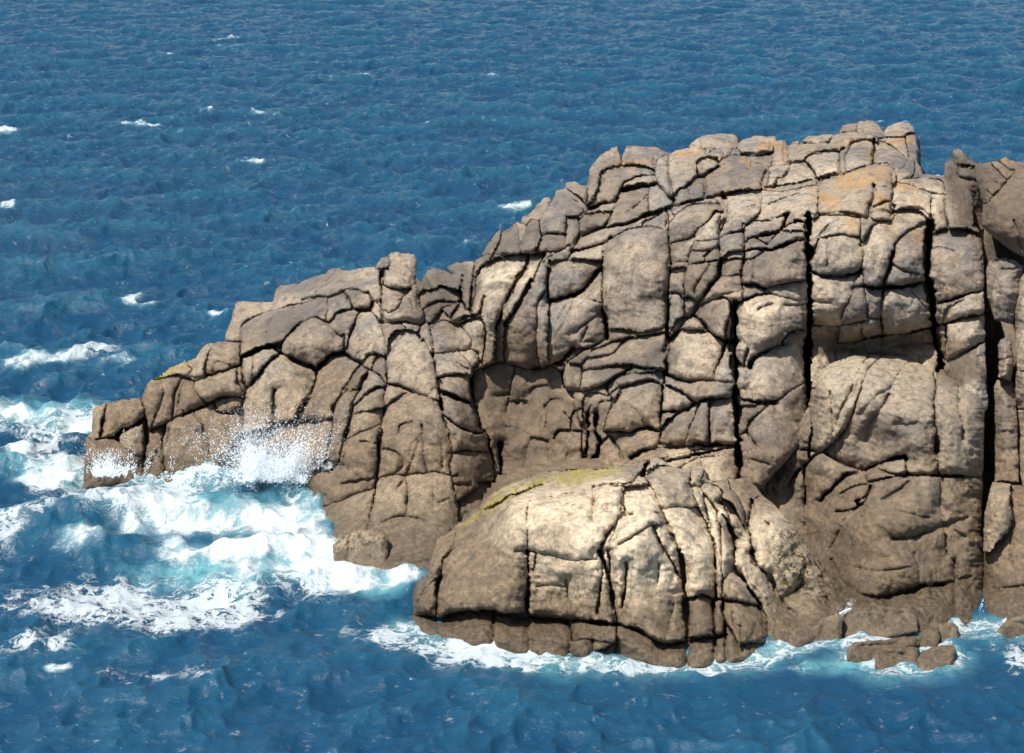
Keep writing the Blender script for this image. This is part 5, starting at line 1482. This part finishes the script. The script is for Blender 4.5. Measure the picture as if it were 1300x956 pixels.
# ================= spray, cascades
def spray_mat():
    m,nt=newmat('white_spray'); b=NB(nt)
    bs=b.n('ShaderNodeBsdfDiffuse',ins={0:C(.60,.63,.65)}); tr=b.n('ShaderNodeBsdfTranslucent',ins={0:C(.60,.63,.65)})
    mx=b.n('ShaderNodeAddShader',ins={0:bs.outputs[0],1:tr.outputs[0]})
    b.n('ShaderNodeOutputMaterial',ins={0:mx.outputs[0]}); return m
def mist(px,py,Y,rx,ry,rd,dens,seed):
    m,nt=newmat('spray_mist'); b=NB(nt)
    tc=b.n('ShaderNodeTexCoord'); O=tc.outputs['Object']
    r_=b.n('ShaderNodeVectorMath',operation='LENGTH',ins={0:O}).outputs['Value']
    P_=b.n('ShaderNodeNewGeometry').outputs['Position']
    n_=b.noise(P_,2.4,4,.65,.5)
    k=b.math('MULTIPLY',b.math('SUBTRACT',1.0,r_,clamp=True),b.ramp(n_,.44,.66))
    v=b.n('ShaderNodeVolumePrincipled',ins={'Color':C(.95,.97,1),'Density':b.math('MULTIPLY',k,dens),'Anisotropy':.2})
    b.n('ShaderNodeOutputMaterial',ins={1:v.outputs[0]})
    import bmesh
    bm=bmesh.new(); bmesh.ops.create_icosphere(bm,subdivisions=3,radius=1.0); me=bpy.data.meshes.new('mist'); bm.to_mesh(me); bm.free()
    o=link('mist',me,m); o.location=at(px,py,Y).tolist(); s_=Y/F; o.scale=(rx*s_,rd,ry*s_); o['kind']='stuff'
mist(335,596,53.0,60,30,.8,1.3,1); mist(395,588,53.4,46,24,.7,1.2,2); mist(140,588,54.1,28,20,.5,1.5,3)
SPRAY=spray_mat()
OCT_V=np.array([[1,0,0],[-1,0,0],[0,1,0],[0,-1,0],[0,0,1],[0,0,-1]],float)
OCT_F=np.array([[0,2,4],[2,1,4],[1,3,4],[3,0,4],[2,0,5],[1,2,5],[3,1,5],[0,3,5]])
def droplets(name,label_kind,pts,rad,seed=0,dirs=None):
    r=np.random.RandomState(seed); n=len(pts)
    st=1+r.rand(n,1,1)*1.6*(r.rand(n,1,1)<.4)
    dirv=r.randn(n,3); dirv/=np.linalg.norm(dirv,axis=1)[:,None]
    V=OCT_V[None]*np.ones((n,1,1))
    if dirs is not None:
        has=np.linalg.norm(dirs,axis=1)>0; dirv[has]=(dirs+r.randn(n,3)*.12)[has]; dirv/=np.linalg.norm(dirv,axis=1)[:,None]
        st=np.where(has[:,None,None],1+r.rand(n,1,1)**2*5.5,st)
    dot=(V*dirv[:,None]).sum(-1,keepdims=True); V=V+dirv[:,None]*dot*(st-1)
    V=V*rad[:,None,None]+pts[:,None]
    Fc=OCT_F[None]+np.arange(n)[:,None,None]*6
    me=mkmesh(name,V.reshape(-1,3),Fc.reshape(-1,3)); o=link(name,me,SPRAY); o['kind']='stuff'
    return o
def burst(n,ox,oy,Y,jets,seed,rmin=.003,rmax=.013):
    """water thrown up from the foot of the rock: jets (angle deg, spread, height px, share)"""
    r=np.random.RandomState(seed); P=[];R=[];DD=[]
    tot=sum(j[3] for j in jets)
    for (ang,spread,hgt,share,wx) in jets:
        k=int(n*share/tot)
        nstr=max(3,int(k/130))                       # droplets gather in strands
        sa=np.radians(ang+r.randn(nstr)*spread); sl=hgt*(.35+.75*r.rand(nstr)**.7); sx=ox+r.uniform(-wx,wx,nstr)
        i=r.randint(0,nstr,k); t=r.rand(k)**1.15
        a=sa[i]+r.randn(k)*.03*(1+2.5*t); l=sl[i]*t
        px=sx[i]+np.cos(a)*l+r.randn(k)*(.8+4*t)+ (t*t)*8*r.randn(k)*.3
        py=oy-np.sin(a)*l+t*t*hgt*.18+r.randn(k)*(1+3*t)
        YY=Y-.15+r.randn(k)*.35-t*.4
        vx=np.cos(a); vz=np.sin(a)-t*.5; DD.append(np.stack([vx,vx*0,vz],-1))
        P.append(at(px,py,YY)); R.append((rmin+(rmax-rmin)*r.rand(k)**2.6)*(1.25-.6*t))
    return np.vstack(P),np.hstack([np.hstack(R)])*1.0,np.vstack(DD)
p1,r1,d1=burst(19000,345,606,52.9,[(98,24,115,3,25),(128,18,125,2.4,30),(62,18,130,2.2,45),(45,18,100,1.4,70),(150,16,130,1.2,30)],1)
p2,r2,d2=burst(3500,395,596,52.9,[(90,30,85,2,40),(60,25,70,1,30)],2)
p3a,r3a,d3a=burst(5000,326,608,52.8,[(97,7,82,3,5),(112,7,60,2,6),(84,6,64,2,5)],3,.005,.014)
p3b,r3b,d3b=burst(3500,362,606,52.8,[(62,9,52,2,8),(78,7,66,2,8),(100,8,44,1,10)],13,.006,.016)
p3c,r3c,d3c=burst(4500,345,611,52.6,[(90,55,22,3,46),(125,16,50,1,10)],23,.005,.014)
p3=np.vstack([p3a,p3b,p3c]); r3=np.hstack([r3a,r3b,r3c]); d3=np.vstack([d3a,d3b,d3c])
p4,r4,d4=burst(2600,135,604,53.6,[(90,35,45,2,26),(60,20,38,1,30)],4,.006,.016)
p5,r5,d5=burst(900,230,606,53.2,[(80,40,90,2,70),(110,30,120,1,60)],5,.005,.012)
droplets('sea_spray','',np.vstack([p1,p2,p3,p4,p5]),np.hstack([r1,r2,r3,r4,r5]),9,np.vstack([d1,d2,d3,d4,d5]))
p6,r6,d6=burst(140,1078,768,43.5,[(80,30,10,1,5)],6,.003,.009); p7,r7,d7=burst(200,335,150,152,[(90,40,9,1,6)],7,.02,.06)
droplets('sea_spray','',np.vstack([p6,p7]),np.hstack([r6,r7]),10)
# wave lumps of white water at the foot of the bursts (real foam mounds on the sea)
def cascade(path,w,Ys,label,seed,n=900):
    """water running over rock: many small drawn-out drops in braided threads"""
    q=resample(np.array(path,float),.5); m=len(q); Yl=np.interp(np.linspace(0,1,m),np.linspace(0,1,len(Ys)),Ys)
    r=np.random.RandomState(seed); ns=max(3,int(w)); off=r.uniform(-w/2,w/2,ns); ph=r.rand(ns)*9
    i=r.randint(0,m,n); sid=r.randint(0,ns,n); t=i/m
    dx=off[sid]*(.45+.8*t)+np.sin(t*7+ph[sid])*1.2+r.randn(n)*.45; keep=(np.sin(t*13+ph[sid]*3)+r.rand(n))>-.1
    x=q[i,0]+dx; y=q[i,1]+r.randn(n)*.5
    P=at(x,y,Yl[i]+r.rand(n)*.06)[keep]; n=len(P)
    tg=np.gradient(q,axis=0)[i][keep]; dirs=np.stack([tg[:,0],tg[:,0]*0,-tg[:,1]],-1); dirs/=np.linalg.norm(dirs,axis=1)[:,None]+1e-9
    dirs=dirs+r.randn(n,3)*.15; dirs/=np.linalg.norm(dirs,axis=1)[:,None]
    V=OCT_V[None]*np.ones((n,1,1)); dot=(V*dirs[:,None]).sum(-1,keepdims=True); V=V+dirs[:,None]*dot*(1.5+3.5*r.rand(n,1,1))
    V=(V*(.004+.007*r.rand(n)**2)[:,None,None]+P[:,None]).reshape(-1,3)
    Fc=(OCT_F[None]+np.arange(n)[:,None,None]*6).reshape(-1,3); loc=V.mean(0); loc[2]=V[:,2].min()
    me=mkmesh('cascade',V-loc,Fc); o=link('cascade',me,SPRAY); o.location=loc.tolist(); o['label']=label; o['category']='cascade'; o['kind']='thing'
wl_=lambda y:float(WL(0,y))
cascade([(1080,772),(1070,778),(1058,787),(1048,798),(1040,810)],13,[float(slope_d(765,798,0)(0,768))+.10,float(slope_d(765,798,0)(0,772))+.08,float(slope_d(778,807,0)(0,784))+.10,float(slope_d(778,807,0)(0,796))+.10,float(slope_d(778,807,0)(0,806))+.08],'small white cascade spilling over the low ledge at the weedy flank',1)
cascade([(1247,762),(1245,775),(1244,790)],5,[44.4,43.9,43.35],'white water pouring from the foot of the deep gully',3,110)
# ================= light, camera
SUN_EL,SUN_AZ=62.0,-48.0    # azimuth measured from behind the camera towards its right
w=bpy.data.worlds.new('World'); sc.world=w; w.use_nodes=True; nt=w.node_tree; b=NB(nt); nt.nodes.clear()
a=math.radians(SUN_AZ); d=np.array([math.sin(a)*math.cos(math.radians(SUN_EL)),-math.cos(a)*math.cos(math.radians(SUN_EL)),math.sin(math.radians(SUN_EL))])
sky=b.n('ShaderNodeTexSky',sky_type='NISHITA',sun_disc=False,sun_elevation=math.radians(SUN_EL),sun_rotation=math.atan2(d[0],d[1]))
bg=b.n('ShaderNodeBackground',ins={0:sky.outputs[0],1:SKY_STR}); b.n('ShaderNodeOutputWorld',ins={0:bg.outputs[0]})
L=bpy.data.lights.new('sun','SUN'); L.energy=SUN_STR; L.angle=math.radians(.53); L.color=(1.0,.95,.87)
import mathutils
so=bpy.data.objects.new('sun',L); col.objects.link(so); so.location=(20,-20,60); so.rotation_euler=mathutils.Vector(d.tolist()).to_track_quat('Z','Y').to_euler()
cam=bpy.data.cameras.new('camera'); co=bpy.data.objects.new('camera',cam); col.objects.link(co)
cam.sensor_width=36; cam.lens=36*F/1300; cam.clip_end=20000; cam.clip_start=.5
co.location=(0,0,CAMH); co.rotation_euler=(math.radians(90)-PITCH,0,0)
sc.camera=co
sc.view_settings.view_transform='Standard'; sc.view_settings.look='None'; sc.view_settings.exposure=EXPO; sc.view_settings.gamma=1
sc.cycles.max_bounces=4; sc.cycles.diffuse_bounces=2; sc.cycles.glossy_bounces=2; sc.cycles.use_denoising=True

sc.cycles.volume_bounces=3
